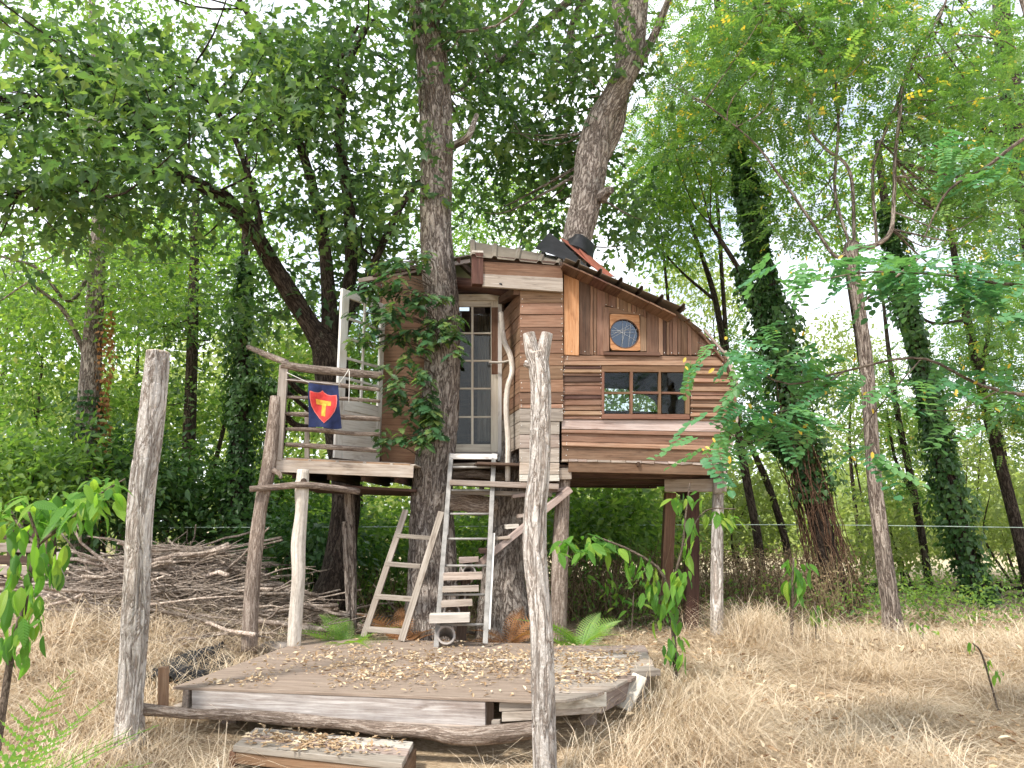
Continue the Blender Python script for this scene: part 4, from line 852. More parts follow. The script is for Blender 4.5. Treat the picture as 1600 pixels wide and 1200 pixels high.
# ---------------------------------------------------------------- spiral stair of offcuts behind the ladder
def stair():
    t = thing('plank_stair', P(715, 1000, 7.95), 'makeshift stair of plank treads on clay pipe sections curling up behind ladder', 'stairs')
    for x0, x1, y, w, Y, m, th in ((671, 734, 966, .16, 7.75, 'pale', .085), (690, 738, 943, .14, 7.9, 'grey_brown', .06), (692, 748, 920, .14, 8.0, 'grey', .06), (694, 753, 901, .15, 8.05, 'grey_brown', .075), (718, 748, 875, .18, 8.25, 'grey_brown', .06), (750, 768, 861, .2, 8.35, 'dark_wood', .05), (775, 796, 841, .2, 8.4, 'grey_brown', .03), (789, 809, 823, .2, 8.5, 'pale', .045), (808, 826, 806, .2, 8.55, 'grey_brown', .04)):
        bar('tread', t, P(x0, y, Y), P(x1, y - 1.5, Y + .02), w, th, M[m], UP, wob=.006)
    def pipe(px, py, Y, r, l, tilt):
        c = P(px, py, Y); ax = nrm(np.array([.15, -1, tilt])); n = 18; path = [c, c - ax * l]
        Vo, Fo = tube_arr(path, r, n, cap=False); Vi, Fi = tube_arr(path, r * .8, n, cap=False)
        F = [tuple(f) for f in Fo] + [tuple(x + 2 * n for x in f[::-1]) for f in Fi]
        for k in range(n): k2 = (k + 1) % n; F.append((k, 2 * n + k, 2 * n + k2, k2)); F.append((n + k, n + k2, 3 * n + k2, 3 * n + k))
        mk('pipe', np.vstack([Vo, Vi]), F, M['pipe'], t, smooth=False)
    for a in ((697, 992, 7.78, .095, .3, .45), (706, 955, 7.9, .085, .3, .3), (716, 930, 8.02, .085, .3, .3), (722, 911, 8.1, .075, .25, .3), (733, 894, 8.2, .075, .25, .3), (730, 886, 8.3, .07, .25, .2)): pipe(*a)
    bar('stringer', t, P(744, 884, 8.35), P(892, 764, 8.5), .1, .07, M['grey_brown'], UP, wob=.012); bar('prop', t, P(708, 915, 8.05), P(708, 945, 8.0), .05, .04, M['grey_brown'], HN)
    bar('prop', t, P(720, 1000, 8.05), P(728, 905, 8.15), .1, .08, M['dark_wood'], HN)
stair()

# ---------------------------------------------------------------- low platform and step
def platform():
    t = thing('platform', (-.6, 6.6, gz(-.6, 6.6)), 'low leaf-strewn timber platform with plywood top on a log', 'platform'); Z = .46
    fa, fb = PLAT[0], PLAT[1]; fn = nrm(np.cross(fb - fa, UP)); fn = fn if fn[1] < 0 else -fn; fd = nrm(fb - fa)
    def FP(px, py, d=0.): return PP(px, py, fa + fn * d, fn)
    q = lambda x, y, z=Z: PZ(x, y, z)
    slab('plywood_sheet', t, [q(270, 1073), q(835, 1094.5), q(838, 1036), q(384, 1033)], UP, .02, M['ply'], axis=fd, bevel=.002, wob=0)
    slab('plywood_sheet', t, [q(385, 1032.5), q(838, 1035.5), q(846, 1006), q(488, 996)], UP, .02, M['ply'], axis=fd, bevel=.002, wob=0)
    bar('batten', t, q(664, 1037, .466), q(1000, 1024, .466), .1, .014, M['pale'], UP)
    ys = np.linspace(1093, 1008, 9)
    for i in range(8):
        y0, y1 = ys[i] - .4, ys[i + 1] + .4; xr = lambda y: float(np.interp(y, [1009, 1042, 1080, 1093], [1003, 1022, 947, 880])); xl = lambda y: float(np.interp(y, [1006, 1035, 1094], [848, 840, 837]))
        slab('deck_plank', t, [q(xl(y0), y0), q(xr(y0) + random.uniform(-5, 5), y0), q(xr(y1) + random.uniform(-5, 5), y1), q(xl(y1), y1)], UP, .024, M['grey_brown' if i % 2 else 'grey'], axis=fd)
    slab('face_board', t, [FP(299, 1113.5), FP(758, 1135), FP(758, 1095.5), FP(299, 1075.5)], fn, .04, M['scuffed'], axis=fd)
    slab('lip', t, [FP(296, 1117.5, .012), FP(760, 1139.5, .012), FP(760, 1135.6, .012), FP(296, 1114, .012)], fn, .05, M['grey_brown'], axis=fd)
    slab('block', t, [FP(269, 1112, -.04), FP(300, 1114, -.04), FP(300, 1104, -.04), FP(269, 1102, -.04)], fn, .1, M['grey'], axis=fd); slab('block', t, [FP(287, 1104, -.03), FP(296, 1104.5, -.03), FP(296, 1079, -.03), FP(287, 1079, -.03)], fn, .06, M['grey'], axis=UP)
    for x0, x1, y0, y1, d in ((780, 836, 1097, 1112.5, -.02), (784, 836, 1113, 1128, .0), (768, 781, 1126, 1136, .0)): slab('offcut', t, [FP(x0, y1, d), FP(x1, y1 - 3, d), FP(x1, y0 - 1, d), FP(x0, y0, d)], fn, .04, M['grey'], axis=fd)
    ra, rb = PLAT[2], PLAT[1]
    for x0, x1, y0, y1, m in ((868, 948, 1086, 1107, 'pale'), (866, 940, 1108, 1117, 'grey')): slab('edge_board', t, [P(x0, y1 + 2, 5.62), P(x1, y1 - 3, 5.72), P(x1, y0 - 4, 5.72), P(x0, y0, 5.62)], (0, -1, 0), .035, M[m], axis=(1, 0, 0))
    tubeobj('log_bearer', t, limb_px([(222, 1107, 17, 5.6), (300, 1115, 13, 5.6), (380, 1118, 14, 5.6), (460, 1125, 17, 5.55), (540, 1131, 14, 5.5), (600, 1138, 19, 5.47), (660, 1142, 18, 5.44), (715, 1149, 25, 5.42), (780, 1145, 26, 5.4), (834, 1138, 23, 5.38)]), M['branch_grey'], 120, 22, amp=.22, ridge=.1)
    bar('end_cap', t, q(985, 1050, .46), q(1024, 1048, .46), .2, .05, M['grey'], UP); bar('brace', t, P(1000, 1056, 6.3), P(974, 1108, 6.15), .12, .03, M['pale'], (-.6, -1, 0)); bar('brace', t, P(995, 1070, 6.35), P(1004, 1108, 6.3), .1, .03, M['grey'], (-.4, -1, 0))
    for a, b in ((PLAT[5], PLAT[0]), (PLAT[3], PLAT[2]), (PLAT[4], PLAT[3]), (PLAT[4], PLAT[5])):
        o = (np.mean(PLAT, 0) - (a + b) / 2) * .05; bar('joist', t, a + o - UP * .09, b + o - UP * .09, .04, .14, M['grey_brown'], UP)
    for f in (.2, .4, .6, .8):
        a = PLAT[0] * (1 - f) + PLAT[1] * f; b = PLAT[5] * (1 - f) + (PLAT[4] * .8 + PLAT[5] * .2) * f; bar('joist', t, a * .96 + b * .04 - UP * .1, b - UP * .1, .04, .15, M['dark_wood'], UP)
    for p in (PLAT[3] + np.array([-.15, .1, 0]), PLAT[2] + np.array([-.1, .35, 0]), PLAT[0] + np.array([.35, .3, 0]), PLAT[1] + np.array([-.35, .5, 0])): bar('leg', t, [p[0], p[1], gz(p[0], p[1]) - .1], [p[0], p[1], .43], .12, .12, M['grey_brown'], (0, -1, 0))
platform()
def front_step():
    t = thing('wooden_step', PZ(500, 1200, .02), 'weathered low plank step strewn with leaves before the platform', 'step'); z = .20; q = lambda x, y: PZ(x, y, z)
    def lerp(a, b, f): return (a[0] + (b[0] - a[0]) * f, a[1] + (b[1] - a[1]) * f)
    bl, br, fr_, fl = (399, 1137), (646, 1159), (628, 1193), (364, 1165)
    for f0, f1, m in ((0, .30, 'pale'), (.32, .63, 'grey_brown'), (.65, 1, 'grey')):
        slab('plank', t, [q(*lerp(bl, fl, f1)), q(*lerp(br, fr_, f1)), q(*lerp(br, fr_, f0)), q(*lerp(bl, fl, f0))], UP, .04, M[m], axis=q(*br) - q(*bl))
    a, b = q(*fl) - UP * .075, q(*fr_) - UP * .075; bar('front_board', t, a + np.array([0, .03, 0]), b + np.array([0, .03, 0]), .035, .07, M['redwood_pale_lit'], UP); a, b = q(*fr_) - UP * .11, q(*br) - UP * .11; bar('side_board', t, a, b, .04, .14, M['redwood'], UP); a, b = q(*fl) - UP * .11, q(*bl) - UP * .11; bar('side_board', t, a, b, .04, .14, M['redwood'], UP)
    r = np.random.default_rng(4); n = 330; u = np.clip(r.normal(.42, .22, n), .05, .95); v = np.clip(r.normal(.55, .25, n), .03, .97); A, B, C_, D = q(*bl), q(*br), q(*fr_), q(*fl)
    pos = (A[None] * (1 - u[:, None]) + B[None] * u[:, None]) * (1 - v[:, None]) + (D[None] * (1 - u[:, None]) + C_[None] * u[:, None]) * v[:, None] + UP * r.uniform(.005, .03, n)[:, None]
    mb = MB(); scatter(mb, pos, np.stack([r.normal(size=n), r.normal(size=n), r.normal(size=n) * .2], 1), np.stack([r.normal(size=n) * .3, r.normal(size=n) * .3, np.ones(n)], 1), r.uniform(.035, .07, n), strip_leaf([0, .2, .36, .55, .7, 1], [0, .17, .10, .24, .12, 0], .5, -.1), r.uniform(.1, .9, n))
    tag(mb.build('leaf_cover', M['dry_leaf'], None, np.zeros(3)), 'heap of brown leaves lying on the low step', 'leaves', kind='stuff')
front_step()

# ---------------------------------------------------------------- front posts, stake, plastic
def big_post(name, label, rows, Y, extra=()):
    l = limb_px([(x, y, w, Y) for x, y, w in rows]); base = l[0][:3].copy(); base[2] = gz(base[0], base[1]); t = thing(name, base, label, 'post'); l[0][2] = base[2] - .1
    tubeobj('shaft', t, l, M['post_bark'], 320, 72, amp=.075, ridge=.15, smooth=True)
    for nm, e, m in extra: tubeobj(nm, t, limb_px([(x, y, w, Y - .01) for x, y, w in e]), M[m], 60, 30, amp=.07, ridge=.1)
    c = l[-1]; d = nrm(l[-1][:3] - l[-2][:3]); V, F = tube_arr([c[:3] - d * .01, c[:3] + d * .006], c[3] * .93, 30, amp=.05); mk('cut_top', V, q2t(F), M['end_grain'], t)
big_post('log_post', 'tall straight bark-covered log post standing in dry grass left of platform', [(199, 1170, 38), (203, 1090, 37), (210, 985, 39), (216, 870, 38), (222, 770, 38), (236, 660, 39), (247, 551, 38)], 5.5)
big_post('forked_post', 'pale bark log post with forked top standing before platform', [(853, 1196, 37), (848, 1085, 36), (845, 970, 34), (836, 860, 37), (837, 795, 35), (842, 735, 33), (845, 620, 33), (842, 575, 35), (838, 553, 34)], 5.05,
         (('fork', [(842, 580, 28), (832, 550, 25), (826, 521, 20)], 'post_bark'), ('fork', [(842, 580, 28), (848, 550, 24), (855, 521, 19)], 'post_bark'), ('knot', [(832, 572, 10), (824, 569, 12), (819, 567, 9)], 'post_bark')))
st = thing('stub_stake', PG(262, 1110), 'short squared timber stake on the log beside platform', 'stake'); bar('stake', st, P(255, 1106, 5.75), P(256, 1042, 5.75), .058, .058, M['redwood_pale_lit'], (0, -1, 0))
st2 = thing('stump_post', PZ(216, 1150, .03), 'short broken bark stub beside the tall log post', 'post'); tubeobj('shaft', st2, limb_px([(214, 1165, 24, 5.6), (216, 1130, 20, 5.6), (217, 1106, 17, 5.6)]), M['post_bark'], 30, 20, amp=.1, ridge=.1)
tp = thing('plastic_sheet', PZ(300, 1075, .2), 'crumpled black plastic sheet lying beside platform', 'plastic sheet')
def crumple():
    n, m = 46, 34; V = []; a, b = PZ(268, 1098, .2), PZ(352, 1012, .45); d = b - a; w = nrm(np.array([-d[1], d[0], 0]))
    for i in range(n):
        for j in range(m):
            u, v = i / (n - 1), j / (m - 1); p = a + d * u + w * ((v - .35) * .75 * (1 - .35 * u)); p[2] = gz(p[0], p[1]) + .02; q = np.array([[u * 5, v * 4, 3.3]]); h = math.sin(math.pi * v) ** .7 * (.11 - .03 * u)
            p = p + UP * (h + .07 * (1 - abs(vnoise(q)[0]) * 2) * math.sin(math.pi * min(v * 1.4, 1)) + .03 * vnoise(q * 3.3)[0]) + np.array([.05 * vnoise(q + 7)[0], .05 * vnoise(q + 9)[0], 0]); V.append(p)
    F = [(i * m + j, (i + 1) * m + j, (i + 1) * m + j + 1, i * m + j + 1) for i in range(n - 1) for j in range(m - 1)]; mk('fold', V, F, M['tarp'], tp, smooth=True)
crumple()

# ---------------------------------------------------------------- brush pile
def brush():
    r = np.random.default_rng(21); c0 = np.array([-4.05, 9.3]); t = thing('brush_pile', (c0[0], c0[1], gz(*c0)), 'big heap of dead branches beside the platform', 'brush pile')
    H = lambda x, y: .86 * np.exp(-((x - c0[0]) / 1.5) ** 2 - ((y - c0[1]) / 1.05) ** 2)
    var = []
    for k in range(14):
        n = 9; x = np.linspace(-.5, .5, n); p = np.stack([x, np.cumsum(r.normal(size=n)) * .025, np.cumsum(r.normal(size=n)) * .025], 1); p[:, 1:] -= p[:, 1:].mean(0)
        V, F = tube_arr(p, np.linspace(.016, .006, n) * r.uniform(.8, 1.3), 7, amp=.12, seed=k); mb = MB(); mb.add(V, q2t(F))
        for f in (r.uniform(.4, .6), r.uniform(.6, .8)):
            i = int(f * n); e = p[i] + np.array([.16, r.choice([-1, 1]) * r.uniform(.05, .12), r.uniform(-.02, .09)]); mb.tube([p[i], (p[i] + e) / 2 + r.normal(size=3) * .01, e], [.007, .005, .002], 5)
        me = mk('branch', np.vstack(mb.V), np.vstack(mb.F), M['brush'], t, np.zeros(3), True); var.append(me.data); bpy.data.objects.remove(me)
    for i in range(290):
        x, y = c0[0] + r.normal() * .95, c0[1] + r.normal() * .62; z = gz(x, y) + H(x, y) * r.random() ** .45 + .03
        L_ = r.uniform(.7, 2.3); az = r.normal(0.1, .5) + (math.pi if r.random() < .5 else 0); el = r.normal(0, .14) if r.random() > .06 else r.uniform(.5, 1.0)
        d = np.array([math.cos(az) * math.cos(el), math.sin(az) * math.cos(el), math.sin(el)]); fx_, fy, fz = frame(d, (r.normal() * .3, r.normal() * .3, 1)); w = r.uniform(.35, 1.2) * L_ ** .4 * (1.5 if r.random() < .15 else 1)
        o = bpy.data.objects.new('branch', var[i % 14]); put(o, t, mat4(fx_ * L_, fy * w, fz * w, np.array([x, y, z])))
    mb = MB()
    for i in range(2600):
        x, y = c0[0] + r.normal() * 1.05, c0[1] - .2 + r.normal() * .75; z = gz(x, y) + H(x, y) * r.random() ** .3 + .03; az = r.uniform(0, 6.28); L_ = r.uniform(.15, .6); e = np.array([math.cos(az), math.sin(az) * .7, r.normal() * .3]) * L_
        p = np.array([x, y, z]); mb.tube([p - e / 2, p + r.normal(size=3) * .03, p + e / 2], [.004, .0035, .002], 4, cap=False)
    tag(mb.build('twigs', M['brush'], t), kind='stuff')
    for px, py, Y, s, lab in ((300, 960, 8.3, .13, 'grey rock lodged in the twigs near the log post'), (350, 975, 8.2, .13, 'grey rock behind the black plastic sheet'), (437, 985, 8.05, .17, 'squat grey rock beside the white pole')):
        p = P(px, py, Y); bm = bmesh.new(); bmesh.ops.create_icosphere(bm, subdivisions=3, radius=s)
        V = np.array([v.co[:] for v in bm.verts]); F = [[v.index for v in f.verts] for f in bm.faces]; bm.free(); V = V * np.array([1.2, .9, .7]) * (1 + .25 * vnoise(V * 6 + px)[:, None]); q = P(px, py, Y); q[2] = gz(q[0], q[1]) + s * .35
        o = mk('rock', V + q, F, M['stone'], None, None, True); tag(o, lab, 'rock')
brush()

# ---------------------------------------------------------------- rope, fences
rp_ = crom([[*P(-120, 824, 12.5), .007], [*P(400, 824, 12.3), .007], [*P(800, 822, 12.2), .007], [*P(1250, 820, 12.4), .007], [*P(1720, 826, 12.6), .007]], 80); V, F = tube_arr(rp_[:, :3], .007, 6)
tag(mk('rope', V, q2t(F), M['line'], None), 'pale green line strung level between the trees behind the tree house', 'rope')
def rails():
    t = thing('rail_fence', PG(1500, 948), 'low weathered split-rail fence behind the ivy trees', 'fence')
    for pts in ([(1120, 912, 5), (1260, 914, 6), (1420, 914, 6)], [(1250, 926, 5), (1420, 922, 6), (1640, 918, 6)], [(1300, 940, 5), (1450, 936, 6), (1640, 930, 6)], [(1500, 946, 5), (1640, 940, 5)]): tubeobj('rail', t, limb_px([(x, y, w, 14.5) for x, y, w in pts]), M['dark_bark'], 24, 7, amp=.15)
    for x in (1262, 1425, 1560): tubeobj('post', t, limb_px([(x, 965, 9, 14.6), (x, 908, 8, 14.6)]), M['dark_bark'], 8, 8, amp=.1)
rails()
def slats():
    t = thing('slat_fence', PG(40, 985), 'dark weathered slat fence panel behind the big-leaved plant', 'fence'); Y = 9.3
    for y in (838, 856, 874, 892, 910, 930): bar('slat', t, P(-60, y - 2, Y), P(86, y + random.uniform(-4, 4), Y + .1), .03, .11, M['dark_wood' if y % 4 else 'grey_brown'], UP)
    for x in (-40, 20, 80): bar('post', t, P(x, 965, Y + .08), P(x, 828, Y + .08), .09, .09, M['dark_wood'], (0, -1, 0))
slats()
sk_ = thing('pale_stake', PG(97, 968), 'thin pale stake standing between slat fence and brush pile', 'stake'); bar('stake', sk_, PG(97, 972), P(94, 862, PG(97, 972)[1]), .055, .05, M['pale'], (0, -1, 0))

# ---------------------------------------------------------------- broad-leaved plants and ferns
def proto(name, tmpl, mat):
    me = bpy.data.meshes.new(name); me.from_pydata(tmpl[0].tolist(), [], tmpl[1].tolist()); me.update(); me.materials.append(mat); return me
BLEAF = proto('broad_leaf', strip_leaf([0, .06, .16, .32, .5, .68, .84, 1], [0, .07, .14, .19, .205, .18, .10, 0], .22, .3), M['broad_leaf'])
BLEAFS = [BLEAF, proto('broad_leaf', strip_leaf([0, .06, .16, .32, .5, .68, .84, 1], [0, .05, .12, .16, .19, .15, .07, 0], .35, .55), M['broad_leaf']), proto('broad_leaf', strip_leaf([0, .06, .16, .32, .5, .68, .84, 1], [0, .08, .15, .21, .18, .17, .08, 0], .1, .1), M['broad_leaf'])]
def put_leaf(me, parent, pos, d, n, s, name='leaf'):
    x, y, z = frame(d, n); return put(bpy.data.objects.new(name, me), parent, mat4(x * s, y * s, z * s, pos))
def broad(name, label, stems, leaves, mat='twig', seed=0, size=(.1, .18), group=None, cat='plant', mul=1.5):
    r = np.random.default_rng(seed); L0 = [limb_px(s) for s in stems]; b = L0[0][0][:3].copy(); b[2] = gz(b[0], b[1]); L0[0][0][2] = b[2] - .03; t = thing(name, b, label, cat, group)
    for l in L0: tubeobj('stem', t, l, M[mat], 20, 7, amp=.08)
    for px, py, rx, ry, Y, n, hang in leaves:
        for i in range(int(n * mul)):
            p = P(px + r.uniform(-rx, rx), py + r.uniform(-ry, ry), Y + r.normal() * .08); az = r.uniform(0, 6.28)
            hg = min(.95, max(.1, hang + r.normal() * .2)); d = np.array([math.cos(az) * (1 - hg), math.sin(az) * (1 - hg), -hg - .05]); n_ = np.array([math.cos(az) * .8, math.sin(az) * .8 - .4, .5]) + r.normal(size=3) * .2
            put_leaf(BLEAFS[int(r.integers(3))], t, p, d, n_, r.uniform(size[0] * .6, size[1]))
    return t
broad('large_leaved_shrub', 'shrub with long hanging green leaves and reddish stem at clearing edge', [[(4, 1085, 12, 4.6), (18, 1020, 10, 4.62), (40, 945, 8, 4.6), (50, 880, 6, 4.6), (62, 848, 5, 4.6)], [(62, 848, 7, 4.6), (110, 812, 6, 4.55), (160, 770, 4, 4.5), (196, 748, 2, 4.5)], [(58, 855, 6, 4.6), (30, 820, 5, 4.7), (10, 790, 4, 4.8)], [(62, 850, 5, 4.6), (45, 800, 4, 4.5)]],
      [(50, 850, 35, 20, 4.6, 12, .8), (35, 910, 32, 30, 4.55, 12, .9), (38, 970, 30, 30, 4.55, 12, .9), (20, 1010, 22, 20, 4.55, 6, .9), (80, 870, 25, 30, 4.55, 8, .85), (110, 800, 25, 18, 4.55, 10, .6), (160, 765, 30, 20, 4.5, 16, .35), (30, 800, 40, 25, 4.7, 16, .4), (95, 790, 60, 25, 4.8, 14, .4)], seed=31, size=(.09, .17), mul=2.7)
broad('drooping_sapling', 'arching sapling with broad drooping leaves beside the corner poles', [[(1055, 1045, 8, 6.9), (1052, 985, 7, 6.9), (1045, 930, 6, 6.9), (1030, 890, 5, 6.85), (985, 860, 4, 6.8), (930, 838, 3, 6.8)], [(1045, 930, 5, 6.9), (1065, 860, 4, 6.9), (1072, 800, 3, 6.9), (1078, 755, 2, 6.9)], [(1065, 860, 3, 6.9), (1100, 800, 2, 6.9), (1150, 795, 2, 6.9)]],
      [(1040, 905, 40, 22, 6.8, 26, .6), (1045, 950, 25, 25, 6.85, 10, .9), (905, 848, 34, 16, 6.8, 20, .35), (950, 852, 30, 12, 6.8, 12, .5), (995, 872, 20, 14, 6.8, 8, .8), (1080, 840, 15, 35, 6.85, 10, .8), (1075, 780, 25, 12, 6.9, 7, .4), (1125, 800, 25, 12, 6.9, 9, .6), (1052, 1010, 22, 18, 6.8, 10, .7)], seed=32, size=(.10, .18), mul=2.1)
broad('seedling', 'spindly seedling with limp hanging leaves before the ivied trunk', [[(1236, 1002, 5, 8.6), (1238, 930, 5, 8.6), (1240, 872, 3, 8.6)]], [(1240, 900, 14, 28, 8.6, 16, .9), (1252, 882, 20, 8, 8.6, 6, .6)], seed=33, size=(.14, .24))
broad('seedling', 'tiny limp green seedling next to a taller one', [[(1274, 985, 3, 8.9), (1273, 940, 2, 8.9)]], [(1273, 950, 6, 14, 8.9, 6, .9)], seed=34, size=(.1, .16))
broad('green_sprout', 'low yellow-green sprouting stem in the open dry grass', [[(1555, 1060, 3, 6.5), (1535, 1025, 3, 6.5), (1520, 1005, 2, 6.5)]], [(1525, 1008, 12, 10, 6.5, 5, .5), (1545, 1036, 8, 8, 6.5, 4, .5), (1560, 1050, 8, 6, 6.5, 4, .5)], seed=35, size=(.05, .09))
broad('green_sprout', 'leafy green sprout at the foot of the pale trunk', [[(1440, 1000, 3, 8.6), (1442, 975, 2, 8.6)]], [(1443, 980, 22, 8, 8.6, 12, .2)], seed=36, size=(.07, .12))
broad('low_bush', 'small dark-leaved bush in the shade under the house', [[(985, 960, 3, 9.3), (990, 925, 2, 9.3)]], [(985, 930, 45, 25, 9.3, 26, .3), (940, 900, 30, 18, 9.6, 12, .3)], seed=37, size=(.09, .15))
def frond_mesh(name, mat):
    V = []; T = []; k = 0; pin = strip_leaf([0, .08, .15, .2, .29, .34, .44, .49, .59, .64, .75, .80, 1], [0, .08, .085, .012, .08, .012, .07, .01, .06, .01, .045, .008, 0], .1, .1)
    for i in range(20):
        x = .12 + .86 * i / 19; l = .25 * (math.sin(math.pi * (.16 + .80 * (i / 19)) ** .8) + .06) ** .9
        for s in (1, -1):
            a = s * (1.25 - .25 * i / 19); R = np.array([[math.cos(a), -math.sin(a), 0], [math.sin(a), math.cos(a), 0], [0, 0, 1]])
            V.append(pin[0] * l @ R.T + np.array([x, 0, -.75 * x ** 2.2])); T.append(pin[1] + k); k += len(pin[0])
    xs = np.linspace(0, 1, 8); Vt, Ft = tube_arr(np.stack([xs, xs * 0, -.75 * xs ** 2.2], 1), np.linspace(.008, .002, 8), 5); V.append(Vt); T.append(q2t(Ft) + k)
    me = bpy.data.meshes.new(name); V = np.vstack(V); me.from_pydata(V.tolist(), [], np.vstack(T).tolist()); me.update(); me.materials.append(mat)
    a = me.attributes.new('var', 'FLOAT', 'POINT'); a.data.foreach_set('value', np.random.default_rng(1).uniform(.1, .9, len(V)).astype(np.float32)); return me
FR, DFR = frond_mesh('frond', M['fern']), frond_mesh('dead_frond', M['dead_fern'])
def fern(label, px, py, Y, fr_, me, seed, cat='fern'):
    r = np.random.default_rng(seed); b = P(px, py, Y); b[2] = gz(b[0], b[1]); t = thing('fern', b, label, cat)
    for az, el, s in list(fr_) + [(r.uniform(0, 6.28), r.uniform(.5, 1.2), f[2] * r.uniform(.7, 1.1)) for f in fr_]:
        d = np.array([math.cos(az) * math.cos(el), math.sin(az) * math.cos(el), math.sin(el)]); put_leaf(me, t, b + UP * .02 + r.normal(size=3) * .02, d, (r.normal() * .15 - d[0] * math.sin(el), -.25 - d[1] * math.sin(el), 1.0), s, 'frond')
D = math.radians
fern('bright green fern beside the white pole', 545, 985, 8.25, [(D(200), D(50), .6), (D(170), D(45), .65), (D(225), D(30), .6), (D(250), D(35), .55), (D(140), D(60), .6), (D(290), D(30), .5), (D(265), D(15), .45)], FR, 1)
fern('green fern with yellowing tips behind the forked post', 905, 985, 8.1, [(D(170), D(60), .6), (D(200), D(65), .65), (D(20), D(60), .5), (D(330), D(40), .5), (D(60), D(65), .6), (D(270), D(35), .55), (D(300), D(55), .5)], FR, 2)
fern('brown withered fern under the stair landing', 795, 985, 8.3, [(D(60), D(70), .55), (D(20), D(60), .6), (D(200), D(40), .45), (D(320), D(50), .5), (D(250), D(30), .4)], DFR, 3)
fern('dry brown fern at the foot of the step ladder', 630, 985, 8.5, [(D(150), D(50), .6), (D(60), D(50), .5), (D(200), D(40), .5), (D(280), D(40), .4), (D(100), D(65), .6)], DFR, 4)
fern('pale green fern frond clump in foreground grass corner', -48, 1190, 3.65, [(D(10), D(74), .8), (D(340), D(70), .75), (D(60), D(78), .8), (D(320), D(62), .7), (D(20), D(64), .7), (D(300), D(72), .75), (D(40), D(70), .72), (D(0), D(80), .8), (D(350), D(78), .7)], FR, 5)

# ---------------------------------------------------------------- trees
def L_(pts, Y=None, ground=False):
    l = limb_px(pts, Y)
    if ground: l = np.vstack([[l[0][0], l[0][1], gz(l[0][0], l[0][1]) - .1, l[0][3] * 1.25], l]) if l[0][2] > gz(l[0][0], l[0][1]) + .05 else l
    return l
def OAKC(specs, seed, **k): d = dict(C=ellip(specs, seed), m=M['oak_leaf'], n=42, r=.46, t=OAK, s=(.12, .24)); d.update(k); return d
# oak in front of the house
o1 = [L_([(680, 1040, 110, 9.0), (676, 985, 92, 9.0), (677, 920, 80, 9.0), (675, 840, 72, 9.0), (675, 760, 66, 8.97), (683, 680, 62, 8.97), (690, 590, 58, 8.97), (692, 500, 54, 8.97), (684, 400, 55, 8.97), (681, 300, 54, 8.97), (681, 200, 56, 8.97), (676, 110, 56, 8.97), (665, 40, 52, 8.97), (655, -40, 50, 8.97), (650, -200, 44, 8.97), (660, -420, 30, 8.97)]),
      L_([(658, 0, 30, 8.97), (640, -60, 24, 8.6), (560, -180, 16, 7.6), (470, -260, 8, 7.2)]), L_([(652, -150, 30, 8.97), (740, -260, 20, 7.9), (850, -340, 10, 7.6)]), L_([(702, 230, 14, 8.97), (730, 215, 12, 8.6), (745, 180, 8, 9)])]
oak1 = tree('oak_tree', 'thick-trunked oak rising straight up before the tree house door', o1, M['oak_bark'], [OAKC([(620, -170, 330, 130, 6.8, 9.5, 34), (690, 20, 60, 50, 8.4, 8.8, 8), (650, 200, 25, 120, 8.6, 9.0, 8)], 1)], sides=48, amp=.06, ridge=.09, step=.03)
# leafy shoots on its trunk, leaf by leaf
OLEAF = proto('oak_leaf', strip_leaf([0, .10, .2, .27, .38, .46, .58, .66, .78, .86, 1], [0, .04, .20, .08, .26, .10, .30, .11, .19, .08, 0], .2, .3), M['oak_leaf_obj'])
def shoots():
    r = np.random.default_rng(5); A = crom(o1[0], 80); n = 0; ex = []
    specs = [(610, 490, 50, 40, 12), (650, 480, 45, 45, 11), (690, 520, 35, 30, 6), (640, 600, 40, 40, 10), (655, 650, 35, 40, 11), (625, 430, 45, 25, 7), (640, 395, 25, 15, 3), (690, 515, 30, 22, 4), (600, 690, 18, 14, 2), (680, 660, 20, 25, 4), (570, 520, 30, 30, 4), (745 - 110, 560, 35, 30, 4)]
    for cx, cy, rx, ry, k in specs:
        for _ in range(int(k * 1.5)):
            c = P(cx + r.uniform(-rx, rx), cy + r.uniform(-ry, ry), 8.5 + r.normal() * .13); a = A[np.argmin(np.linalg.norm(A[:, :3] - c, axis=1))]
            s0 = a[:3] + nrm(c - a[:3]) * a[3] * .8; mid = (s0 + c) / 2 + np.array([0, 0, .06]); pth = crom([s0, mid, c], 7); V, F = tube_arr(pth, np.linspace(.007, .003, 7), 5, cap=False); mk('twig', V, q2t(F), M['twig'], oak1, None, True)
            out = nrm(c - a[:3]) * np.array([1, 1, .3])
            for j in range(r.integers(7, 11)):
                az = r.uniform(0, 6.28); d = np.array([math.cos(az), math.sin(az), -.35]) * .8 + out * .5; n_ = np.array([0, -.35, .9]) + r.normal(size=3) * .25; n += 1
                if j % 3 == 0 and n < 760: put_leaf(OLEAF, oak1, c + r.normal(size=3) * .03, d, n_, r.uniform(.14, .21))
                else: ex.append((c + r.normal(size=3) * .03, d, n_, r.uniform(.10, .18), r.random()))
    mb = MB(); ov = strip_leaf([0, .10, .2, .27, .38, .46, .58, .66, .78, .86, 1], [0, .04, .20, .08, .26, .10, .30, .11, .19, .08, 0], .2, .3)
    scatter(mb, np.array([e[0] for e in ex]), np.array([e[1] for e in ex]), np.array([e[2] for e in ex]), np.array([e[3] for e in ex]), ov, np.array([e[4] for e in ex])); tag(mb.build('shoot_foliage', M['oak_leaf'], oak1), kind='stuff')
shoots()
mbv = MB(); r_ = np.random.default_rng(8)
